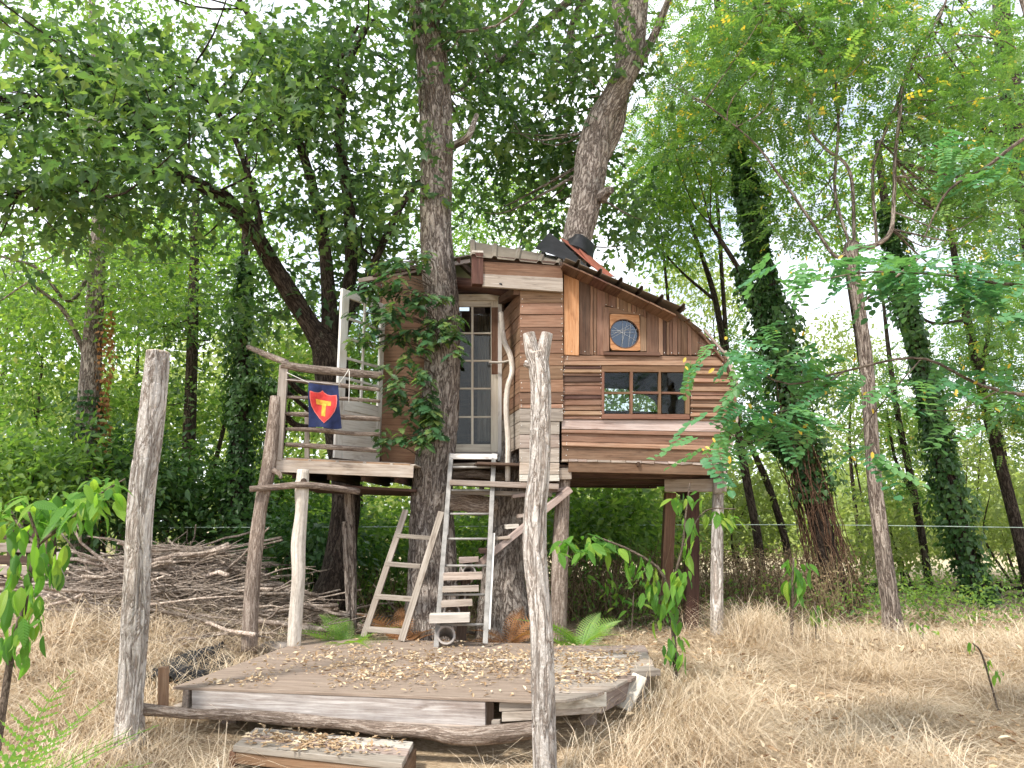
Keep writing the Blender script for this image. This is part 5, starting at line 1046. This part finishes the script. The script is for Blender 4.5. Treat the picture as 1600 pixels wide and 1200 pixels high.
for k in range(9):
    tt = np.linspace(.5 + r_.uniform(-.05, .1), .75 + r_.uniform(-.1, .1), 26); c = crom(o1[0], 200); i = (tt * 199).astype(int).clip(0, 199); an = -math.pi / 2 + np.cumsum(r_.normal(size=26) * .16) + r_.uniform(-.9, .9); q = c[i]
    mbv.tube(q[:, :3] + np.stack([np.cos(an), np.sin(an), 0 * an], 1) * (q[:, 3] * 1.05)[:, None], .006, 5)
tag(mbv.build('vines', M['twig'], oak1), kind='stuff')
# oak growing through the house
o2 = [L_([(790, 1035, 104, 9.2), (788, 960, 84, 9.2), (786, 900, 68, 9.2), (793, 830, 58, 9.2), (800, 760, 54, 9.2), (815, 680, 52, 9.25), (850, 560, 50, 9.3), (885, 450, 48, 9.35), (903, 370, 50, 9.4), (915, 310, 52.8, 9.4), (924, 250, 54.6, 9.4), (935, 195, 47.5, 9.4), (962, 145, 42.2, 9.4), (985, 95, 40.5, 9.4), (995, 30, 38.7, 9.4), (998, -60, 35.2, 9.4), (985, -250, 26.4, 9.4)]),
      L_([(925, 260, 35.2, 9.5), (955, 210, 33.4, 9.6), (968, 160, 29.9, 9.7), (975, 80, 29.9, 9.8), (968, 0, 28.2, 9.9), (950, -120, 22.9, 10)]), L_([(938, 310, 22.9, 9.3), (948, 300, 17.6, 9.2), (955, 297, 12.3, 9.1)]),
      L_([(985, 120, 19.4, 9.5), (1020, 60, 14.1, 9.4), (1060, -40, 10.6, 9)]), L_([(900, 120, 7.0, 10.5), (890, 60, 12.3, 10.5), (915, -10, 12.3, 10.2), (950, -60, 14.1, 10)]), L_([(700, 150, 5.3, 11), (770, 105, 9.7, 10.8), (820, 60, 12.3, 10.5), (890, 0, 14.1, 10.2), (950, -60, 15.8, 10)])]
tree('oak_tree', 'leaning oak growing up through the tree house roof', o2, M['oak_bark'], [OAKC([(800, 130, 110, 120, 9.5, 12, 44), (820, 290, 100, 70, 10, 12.5, 28), (960, 60, 90, 80, 8.8, 10.8, 13), (740, 20, 150, 70, 9, 12, 23), (930, -150, 330, 110, 8, 12, 29), (985, 340, 40, 60, 10, 12, 9), (880, 200, 40, 80, 10, 11, 8)], 2)], sides=44, amp=.06, ridge=.08, step=.035)
# oak behind the deck
o3 = [L_([(515, 945, 70, 10.4), (528, 900, 56, 10.4), (536, 840, 46, 10.4), (541, 770, 44, 10.4), (532, 690, 46, 10.4), (520, 610, 50, 10.4), (514, 550, 54, 10.4), (490, 515, 32.0, 10.3), (458, 465, 28.8, 10.1), (425, 410, 26.4, 9.9), (395, 360, 24.8, 9.6), (345, 310, 22.4, 9.3), (285, 278, 19.2, 9.0), (210, 264, 14.4, 8.6), (120, 285, 9.6, 8.2), (30, 300, 4.8, 7.9)]),
      L_([(515, 560, 32.0, 10.4), (514, 470, 24.0, 10.4), (505, 370, 19.2, 10.4), (488, 290, 16.0, 10.3), (455, 180, 12.8, 10.2), (430, 90, 11.2, 10), (380, 10, 9.6, 9.8), (330, -80, 6.4, 9.6)]), L_([(520, 580, 27.2, 10.5), (540, 480, 22.4, 10.6), (549, 400, 20.8, 10.6), (543, 300, 19.2, 10.6), (530, 210, 16.0, 10.6), (545, 100, 12.8, 10.5), (580, 30, 9.6, 10.4)]),
      L_([(408, 385, 14.4, 9.7), (402, 330, 12.0, 9.6), (375, 235, 9.6, 9.4), (340, 175, 8.0, 9.2), (290, 120, 5.6, 9)]), L_([(400, 370, 11.2, 9.7), (362, 310, 10.4, 9.3), (330, 295, 8.0, 9.1)]), L_([(700, 260, 8.0, 10.2), (640, 300, 11.2, 10.3), (580, 420, 12.8, 10.4), (535, 520, 16.0, 10.4)]),
      L_([(455, 180, 9.6, 10.2), (520, 110, 7.2, 10), (560, 40, 5.6, 9.9)]), L_([(210, 264, 9.6, 8.6), (150, 210, 6.4, 8.3), (60, 150, 4.0, 8)]), L_([(290, 278, 9.6, 9), (230, 200, 6.4, 8.6), (150, 110, 4.0, 8.3)])]
tree('oak_tree', 'spreading dark oak with long limb arching out behind the deck', o3, M['dark_bark'], [OAKC([(140, 200, 190, 105, 7, 9.2, 50), (340, 120, 230, 120, 8, 11, 59), (60, 330, 110, 70, 7.5, 9.5, 18), (250, 330, 130, 50, 8, 10, 13), (480, 280, 110, 130, 9, 11.5, 34), (560, 110, 110, 120, 9, 12, 34), (450, 450, 100, 60, 10, 12, 10), (600, 330, 60, 90, 10.4, 12, 18), (200, -150, 400, 130, 7, 11, 34), (-150, 150, 120, 200, 7, 10, 33), (570, 440, 50, 40, 10.6, 11.5, 8), (100, 70, 120, 50, 7.5, 9, 10)], 3)], sides=30, amp=.07, ridge=.04, step=.05)

def DIAC(specs, seed, m='spring_leaf', **k): d = dict(C=ellip(specs, seed), m=M[m], n=90, r=.75, t=FLAT, s=(.09, .19), twigs=.35, r0=.012); d.update(k); return d
def LOCC(specs, seed, **k): d = dict(C=ellip(specs, seed), m=M['locust_leaf'], n=26, r=.65, t=LOC, s=(.18, .3), twigs=.6, r0=.012, flat=.9); d.update(k); return d
# left background trunks
t4 = [L_([(132, 900, 44, 12), (133, 760, 40, 12), (138, 640, 33, 12), (147, 500, 28, 12), (152, 400, 24, 12), (156, 280, 19, 12), (150, 120, 14, 12), (140, -60, 10, 12)], ground=True), L_([(152, 400, 8, 12), (110, 470, 6, 11.6), (60, 420, 5, 11.2), (0, 400, 4, 11)]), L_([(135, 560, 8, 12), (118, 520, 8, 11.8), (95, 480, 7, 11.6), (45, 440, 5, 11.3)])]
b4 = tree('woodland_tree', 'straight brown trunk with red vine leaves behind the log post', t4, M['oak_bark'], [DIAC([(100, 440, 150, 60, 11, 13.5, 29), (220, 420, 90, 60, 11.5, 14, 16), (150, 20, 160, 100, 11, 13, 22)], 41, s=(.08, .14))], sides=20, ridge=.04)
ivy(b4, t4[0], .0, .3, 1800, .28, (.06, .10), seed=4); ivy(b4, t4[0][:, :] + np.array([.22, 0, 0, -.08]), .1, .42, 700, .12, (.05, .09), M['dead_fern'], seed=5, name='red_vine')
t5 = [L_([(372, 880, 34, 13, ), (374, 760, 28, 13), (377, 620, 22, 13), (380, 500, 16, 13), (383, 380, 12, 13), (388, 240, 8, 13)], ground=True), L_([(378, 640, 8, 13), (400, 600, 10, 12.9), (440, 610, 12, 12.6), (470, 590, 9, 12.4)])]
b5 = tree('ivied_tree', 'slim trunk thickly clothed in dark ivy behind the deck corner', t5, M['dark_bark'], [DIAC([(390, 300, 90, 80, 12, 15, 13)], 42)], sides=12); ivy(b5, t5[0], .05, .75, 6000, .42, (.06, .11), seed=6, bulge=([0, .2, .5, .75], [.9, 1, .8, .3])); ivy(b5, t5[1], .1, 1, 1300, .3, (.06, .1), seed=7)
t6 = [L_([(290, 880, 22, 15), (295, 700, 20, 15), (300, 560, 18, 15), (303, 430, 15, 15), (306, 300, 11, 15)], ground=True)]
b6 = tree('woodland_tree', 'slender grey trunk with a dark leafy collar seen over the brush pile', t6, M['dark_bark'], [OAKC([(290, 500, 85, 45, 14, 15.5, 20), (270, 600, 60, 60, 14, 15.5, 8)], 43, s=(.11, .18), r=.6), DIAC([(300, 380, 120, 60, 14, 17, 13)], 44)], sides=12)
# right: ivy trees, locust, saplings
t7 = [L_([(1312, 945, 46, 12), (1298, 890, 35, 12), (1276, 800, 31, 12), (1248, 690, 29, 12), (1225, 580, 27, 12), (1205, 480, 29, 12), (1186, 390, 26, 12), (1166, 300, 22, 12), (1148, 210, 17, 12), (1130, 90, 12, 12), (1115, -40, 9, 12)], ground=True), L_([(1225, 580, 12, 12), (1195, 500, 14, 11.9), (1160, 430, 9, 11.8), (1110, 350, 6, 11.7)]), L_([(1260, 740, 12, 12), (1215, 690, 10, 11.8), (1180, 660, 6, 11.6)])]
b7 = tree('ivied_tree', 'large leaning trunk smothered in ivy with bare brown vines at its foot', t7, M['dark_bark'], [LOCC([(1150, 150, 130, 110, 11, 13.5, 34), (1090, 230, 90, 90, 11, 14, 30), (1130, 30, 140, 60, 11, 13, 21)], 51)], sides=18)
ivy(b7, t7[0], .17, .80, 8000, .42, (.07, .13), seed=11, bulge=([.17, .3, .42, .55, .7, .8], [.9, 1.35, .8, 1.0, .55, .3])); ivy(b7, t7[1], .0, .7, 1300, .3, (.06, .1), seed=12); ivy(b7, t7[2], .0, 1, 1300, .4, (.06, .1), seed=13)
mbv = MB(); r_ = np.random.default_rng(18); cc = crom(t7[0], 200)
for k in range(70):
    m_ = 14; tt = np.linspace(r_.uniform(0, .1), r_.uniform(.18, .36), m_); i = (tt * 199).astype(int); an = r_.uniform(0, 6.28) + np.cumsum(r_.normal(size=m_) * .2); q = cc[i]; rr = q[:, 3] + np.abs(np.cumsum(r_.normal(size=m_) * .03)) + .02 + .14 * (1 - np.linspace(0, 1, m_)) * r_.random()
    mbv.tube(q[:, :3] + np.stack([np.cos(an), np.sin(an), 0 * an], 1) * rr[:, None], .007, 4, cap=False)
tag(mbv.build('vines', M['brown_vine'], b7), kind='stuff')
t9 = [L_([(1532, 945, 30, 13), (1515, 890, 28, 13), (1492, 800, 26, 13), (1468, 700, 24, 13), (1443, 590, 22, 13), (1422, 490, 20, 13), (1405, 420, 18, 13), (1385, 330, 14, 13), (1370, 220, 10, 13)], ground=True)]
b9 = tree('ivied_tree', 'leaning slimmer trunk wrapped evenly in ivy down to the rail fence', t9, M['dark_bark'], None, sides=14); ivy(b9, t9[0], .0, .85, 6500, .33, (.07, .13), seed=14, bulge=([0, .1, .4, .6, .85], [.4, .7, .9, .9, .5]))
t10 = [L_([(1612, 930, 20, 14), (1590, 830, 18, 14), (1562, 720, 17, 14), (1537, 620, 15, 14), (1518, 530, 13, 14), (1503, 460, 12, 14), (1485, 360, 9, 14), (1470, 220, 6, 14)], ground=True), L_([(1510, 500, 6, 14), (1460, 505, 5, 13.6), (1430, 490, 4, 13.3)]), L_([(1530, 590, 6, 14), (1545, 520, 6, 14), (1550, 460, 4, 14)])]
tree('woodland_tree', 'thin leaning grey trunk beyond the rail fence', t10, M['dark_bark'], [LOCC([(1540, 560, 70, 90, 13, 15.5, 30), (1490, 300, 100, 90, 13, 15, 26), (1590, 640, 60, 60, 13, 15, 17)], 52)], sides=10)
t8 = [L_([(1398, 998, 34, 9.4), (1392, 950, 27, 9.4), (1380, 860, 24, 9.4), (1367, 760, 22, 9.4), (1360, 660, 21, 9.4), (1354, 570, 21, 9.4), (1344, 490, 20, 9.4), (1333, 420, 20, 9.4), (1330, 385, 22, 9.4), (1352, 388, 9.9, 9.4), (1390, 365, 7.3, 9.3), (1397, 300, 6.6, 9.3), (1400, 230, 5.9, 9.3), (1420, 110, 5.3, 9.3), (1470, 20, 4.0, 9.3), (1500, -60, 3.3, 9.3)]),
      L_([(1330, 390, 7.3, 9.4), (1305, 400, 5.9, 9.4), (1270, 350, 5.3, 9.4), (1225, 285, 4.6, 9.3), (1175, 220, 3.3, 9.2), (1100, 160, 2.6, 9)]), L_([(1335, 385, 5.9, 9.4), (1328, 270, 5.9, 9.5), (1290, 232, 5.3, 9.5), (1266, 200, 5.3, 9.5), (1270, 150, 5.3, 9.5), (1292, 100, 5.3, 9.4), (1255, 50, 4.0, 9.3), (1215, 0, 3.3, 9.2)]), L_([(1292, 102, 4.6, 9.4), (1345, 60, 4.0, 9.3), (1395, 15, 3.3, 9.2), (1450, -40, 2.6, 9)]),
      L_([(1370, 380, 5.3, 9.4), (1365, 260, 5.3, 9.5), (1400, 170, 4.6, 9.5), (1420, 100, 4.0, 9.5)]), L_([(1330, 390, 4.6, 9.4), (1305, 300, 5.3, 9.6), (1310, 200, 4.6, 9.7), (1305, 120, 3.3, 9.7)]), L_([(1350, 470, 4.6, 9.4), (1390, 440, 4.0, 9), (1440, 400, 3.3, 8.6)])]
tree('locust_tree', 'pale-barked locust with forking bare limbs and yellowing leaflets', t8, M['locust_bark'], [LOCC([(1400, 90, 220, 100, 8.6, 11.5, 66), (1160, 110, 120, 110, 8.6, 11, 30), (1500, 230, 110, 90, 9, 11.5, 26), (1300, 30, 150, 60, 8.6, 11, 30), (1250, 300, 90, 80, 9.5, 12, 10), (1400, -180, 350, 120, 8, 11, 34), (1560, 330, 80, 80, 9, 11, 16)], 53)], sides=26, amp=.06, ridge=.07, step=.04)
for k, (lab, pts, fol) in enumerate((('thin twin-stemmed sapling just beyond the curved end of the house', [[(1185, 850, 14, 15), (1165, 740, 13, 15), (1140, 600, 11, 15), (1118, 470, 10, 15), (1090, 380, 7, 15), (1060, 290, 5, 15)], [(1140, 600, 8, 15), (1128, 430, 7, 15), (1122, 330, 6, 15), (1110, 220, 4, 15)], [(1118, 470, 6, 15), (1060, 420, 4, 14.8), (1010, 360, 3, 14.6)]], [(1080, 330, 80, 90, 14, 16, 14), (1050, 250, 60, 60, 14, 16, 8), (1160, 560, 40, 60, 14, 16, 5)]),
                             ('sapling leaning away beside the big ivied trunk', [[(1230, 860, 12, 16), (1205, 770, 11, 16), (1175, 700, 9, 16), (1150, 640, 6, 16)]], [(1160, 650, 50, 60, 15, 17, 13)]),
                             ('young pale tree between the two ivied trunks', [[(1450, 900, 12, 16), (1430, 780, 11, 16), (1405, 660, 9, 16), (1390, 560, 7, 16), (1380, 470, 5, 16)], [(1430, 780, 6, 16), (1400, 720, 5, 16), (1385, 640, 4, 16)]], [(1400, 620, 60, 80, 15, 17, 15), (1430, 740, 60, 50, 15, 17, 11)]))):
    tree('sapling', lab, [L_(p, ground=(i == 0)) for i, p in enumerate(pts)], M['dark_bark'], [LOCC(fol, 60 + k, vhi=.85)], sides=9)
# dark oak at the right edge
t13 = [L_([(1680, 920, 60, 14), (1650, 600, 50, 14), (1615, 350, 44, 14), (1588, 200, 38, 14), (1570, 80, 30, 14), (1560, -60, 24, 14)], ground=True), L_([(1600, 270, 16, 14), (1540, 200, 12, 13.8), (1480, 160, 6, 13.5)])]
tree('oak_tree', 'shadowy oak crown behind the yellowing locust', t13, M['dark_bark'], [OAKC([(1560, 260, 70, 100, 13, 15, 19), (1480, 170, 80, 50, 13, 15, 11), (1580, 100, 90, 80, 13, 15, 13)], 54, r=.7, s=(.14, .24))], sides=14)

# near locust branch reaching in from a tree beside the viewpoint
def near_locust():
    r = np.random.default_rng(77); Y = 4.9; tr = np.array([[4.3, 4.7, gz(4.3, 4.7) - .1, .11], [4.25, 4.75, 1.2, .09], [4.15, 4.85, 2.6, .08], [4.05, 4.9, 4.2, .06], [3.9, 5.0, 6.0, .035]])
    t = thing('locust_tree', (4.3, 4.7, gz(4.3, 4.7)), 'near locust whose feathery green leaf sprays reach in before the house', 'tree'); mb = MB(); c = crom(tr, 60); mb.tube(c[:, :3], c[:, 3], 16, amp=.08); mb.build('trunk', M['locust_bark'], t, smooth=True)
    br = [[(1800, 430, 16, 4.9), (1600, 445, 10, 4.9), (1480, 430, 7, 4.85), (1360, 425, 5, 4.8), (1270, 440, 3, 4.8)], [(1800, 640, 14, 4.9), (1560, 610, 9, 4.9), (1440, 560, 7, 4.85), (1320, 580, 6, 4.8), (1230, 600, 5, 4.75), (1150, 560, 3, 4.7), (1090, 535, 2, 4.7)], [(1320, 580, 5, 4.8), (1230, 640, 4, 4.7), (1160, 640, 2.5, 4.65)], [(1230, 640, 3, 4.7), (1180, 690, 2.5, 4.6), (1110, 660, 2, 4.55)], [(1440, 560, 4, 4.85), (1370, 640, 3, 4.8), (1330, 700, 2, 4.75)], [(1800, 120, 16, 4.9), (1620, 205, 11, 4.9), (1540, 262, 9, 4.9), (1480, 300, 7, 4.9), (1440, 380, 3, 4.9)], [(1560, 610, 4, 4.9), (1500, 640, 3, 4.9), (1440, 640, 2, 4.9)]]
    for b in br: tubeobj('branch', t, limb_px([(x, y, w * .6, q) for x, y, w, q in b]), M['twig'], 30, 7, amp=.06)
    LN = [proto('compound_leaf', compound(nn, .2, .075, 0, dr, be), M['near_locust']) for nn, dr, be in ((7, .15, .08), (8, .35, -.1), (9, .5, .05), (8, .25, .16), (7, .6, -.06))]; LY = proto('yellow_leaf', strip_leaf([0, .25, .7, 1], [0, .2, .22, 0], .15, .1), M['yellow_leaf'])
    sp = [(1380, 410, 120, 28, 4.8, 40), (1520, 430, 90, 40, 4.9, 36), (1260, 430, 60, 30, 4.75, 12), (1220, 560, 90, 30, 4.75, 26), (1130, 545, 45, 14, 4.65, 8), (1150, 640, 55, 22, 4.6, 14), (1110, 690, 30, 20, 4.55, 7), (1210, 660, 60, 30, 4.65, 16), (1260, 610, 50, 40, 4.7, 14), (1350, 600, 50, 25, 4.8, 10), (1340, 705, 40, 14, 4.75, 8), (1470, 585, 70, 30, 4.85, 16), (1560, 640, 60, 30, 4.9, 10), (1560, 250, 60, 40, 4.9, 16), (1480, 240, 50, 25, 4.9, 7), (1580, 480, 40, 30, 4.9, 10)]
    for cx, cy, rx, ry, Yc, n in sp:
        for i in range(int(n * 1.08)):
            p = P(cx + r.normal() * rx * .6, cy + r.normal() * ry * .6, Yc + r.normal() * .15); az = r.uniform(0, 6.28); d = np.array([math.cos(az), math.sin(az) * .8, -.25 + r.normal() * .2]); put_leaf(LN[i % 5], t, p, d, np.array([0, -.25, 1]) + r.normal(size=3) * .25, r.uniform(.2, .34))
            if r.random() < .28: put_leaf(LY, t, p + r.normal(size=3) * .05, (r.normal(), r.normal(), -1), (0, -1, .3), r.uniform(.03, .05), 'yellow_leaflet')
near_locust()

# understory
US = [('bushy sapling with sunlit yellow-green leaves behind the slat fence', [(60, 570, 110, 110, 13, 16, 53)], 'spring_leaf'), ('dense green shrub growing between the brown trunk and the slat fence', [(40, 740, 90, 70, 10.5, 12.5, 40)], 'spring_leaf'), ('leafy shrub crowding the foot of the brown trunk', [(200, 740, 80, 70, 11.5, 13.5, 40)], 'ivy_leaf'), ('shrubby undergrowth sapling in the gap over the brush pile', [(260, 660, 90, 80, 15.5, 18, 40)], 'spring_leaf'),
      ('green shrub behind the brush pile', [(310, 800, 90, 55, 12.5, 14.5, 40)], 'ivy_leaf'), ('shrub filling the gap below the deck corner', [(440, 790, 80, 70, 13.5, 16, 45)], 'spring_leaf'), ('bush seen between the deck poles', [(590, 850, 80, 60, 12.5, 15, 45)], 'spring_leaf'), ('bush seen through the ladder rungs', [(750, 850, 50, 60, 12.5, 15, 28)], 'spring_leaf'), ('bright yellow-green bush seen under the house', [(950, 810, 90, 50, 11.5, 14, 49)], 'spring_leaf'), ('light green bush behind the corner poles', [(1040, 820, 70, 60, 14.5, 17, 40)], 'pale_leaf'),
      ('pale bush between house end and ivied trunk', [(1170, 800, 60, 60, 16, 18, 32)], 'pale_leaf'), ('pale green bush past the pale-barked trunk', [(1400, 830, 70, 55, 16, 19, 32)], 'pale_leaf'), ('sunlit pale bush beyond the rail fence', [(1570, 800, 70, 60, 17, 20, 36)], 'pale_leaf'), ('tall light sapling thicket at the wood edge', [(1500, 680, 80, 60, 18, 21, 32)], 'pale_leaf'), ('yellow-green crown above the slat fence shrubs', [(330, 440, 120, 70, 15, 18, 36)], 'spring_leaf'), ('feathery light sapling behind the dark-collared trunk', [(220, 480, 80, 60, 16, 19, 28)], 'spring_leaf'),
      ('tall yellow-green tree crown beyond the slat fence', [(40, 420, 120, 80, 15, 19, 46)], 'spring_leaf'), ('sunny tree crown between brown trunk and arching oak limb', [(260, 370, 130, 60, 17, 21, 46)], 'spring_leaf'), ('tree crown showing between the oak stems behind the deck', [(440, 640, 90, 70, 18, 21, 40)], 'spring_leaf'), ('leafy crown behind the open door', [(560, 560, 80, 90, 14, 17, 40)], 'spring_leaf'), ('tall pale crown beyond the two ivied trunks', [(1340, 640, 90, 90, 20, 24, 40)], 'pale_leaf'), ('airy pale crown glimpsed over the leaning ivied trunk', [(1300, 560, 60, 60, 19, 23, 18)], 'pale_leaf'), ('light crown above the rail fence', [(1560, 500, 80, 90, 18, 22, 40)], 'spring_leaf'), ('loose green crown behind the sapling stems', [(1100, 480, 70, 80, 18, 22, 27)], 'pale_leaf'), ('tree crown seen through the house windows', [(960, 600, 160, 60, 17, 20, 54)], 'spring_leaf'), ('sunlit crown above the house roof', [(760, 330, 120, 80, 16, 20, 40)], 'spring_leaf'), ('pale crown among the locust limbs', [(1330, 300, 110, 100, 15, 19, 32)], 'spring_leaf'),
      ('light green crown rising behind the house roof', [(1040, 330, 60, 70, 13, 16, 28)], 'spring_leaf'), ('hazy green crown above the brush pile gap', [(440, 560, 70, 60, 17, 20, 24)], 'pale_leaf'), ('slim bush showing behind the white pole', [(470, 860, 60, 40, 11.5, 13, 24)], 'ivy_leaf')]
for k, (lab, sp, m) in enumerate(US):
    cx, cy, rx, ry, a, b, n = sp[0]; Yc = (a + b) / 2; top = P(cx, cy - ry * .5, Yc); bs = np.array([top[0] + RNG.normal() * .2, Yc, gz(top[0], Yc) - .05]); limbs = []
    for s in range(3 if cy > 600 else 1):
        e = P(cx + RNG.uniform(-.6, .6) * rx, cy - RNG.uniform(-.2, .7) * ry, RNG.uniform(a, b)); mid = bs * .45 + e * .55 + RNG.normal(size=3) * .2; rr = .035 if cy > 600 else .07
        limbs.append(np.array([[*(bs + RNG.normal(size=3) * np.array([.1, .1, 0])), rr], [*mid, rr * .65], [*e, .008]]))
    tree('sapling' if cy < 700 else 'shrub', lab, limbs, M['dark_bark'], [DIAC(sp, 80 + k, m, n=110, r=.8, t=FLAT, s=(.09, .19))], sides=8)
for o in bpy.data.objects:
    if o.name.startswith('shrub'): o['category'] = 'shrub'
# dry thicket under and right of the house, distant wood
def thicket():
    r = np.random.default_rng(91); mb = MB()
    for k in range(1500):
        px = r.uniform(860, 1330) if r.random() < .7 else r.uniform(430, 860); Y = r.uniform(10.2, 13.5); p = P(px, 900, Y); p[2] = gz(p[0], p[1]); h = r.uniform(.4, 1.15) * (1 if px > 860 else .7)
        e = p + np.array([r.normal() * .22, r.normal() * .15, h]); mb.tube([p, (p + e) / 2 + r.normal(size=3) * .05, e], [.006, .005, .002], 4, cap=False)
    C = []
    for k in range(420):
        px = r.uniform(870, 1320); Y = r.uniform(10.4, 13.5); p = P(px, 900, Y); p[2] = gz(p[0], p[1]) + r.uniform(.05, .95); C.append(p)
    foliage(mb, np.array(C), 34, .3, DIA, (.03, .07), .3, .4, 3)
    tag(mb.build('dry_thicket', M['dry_brush'], None, np.zeros(3)), 'brown dead weed thicket under and beyond the house', 'thicket', kind='stuff')
    mb = MB(); C = []
    for k in range(520):
        px = r.uniform(860, 1620) if r.random() < .75 else r.uniform(420, 860); Y = r.uniform(9.8, 16); p = P(px, 900, Y); p[2] = gz(p[0], p[1]) + r.uniform(.02, .5); C.append(p)
    foliage(mb, np.array(C), 26, .35, DIA, (.04, .09), .5, .1, 4); tag(mb.build('ground_cover', M['spring_leaf'], None, np.zeros(3)), 'low green weeds along the shaded wood floor', 'weeds', kind='stuff')
    mb = MB(); C = []
    for k in range(1500):
        x = r.uniform(-42, 45); Y = r.uniform(32, 58); H_ = 4.0 + 8.0 * float(sstep(2, -8, x)) + 2.0 * math.sin(x * .33 + 1) + 1.5 * math.sin(x * .9); z = gz(x, Y) + r.random() ** 1.1 * H_ * Y / 45; C.append((x, Y, z))
    foliage(mb, np.array(C), 60, 2.0, FLAT, (.3, .6), .5, .2, 5); tag(mb.build('distant_wood', M['pale_leaf'], None, np.zeros(3)), 'far pale green line of trees across the field', 'wood', kind='stuff')
thicket()
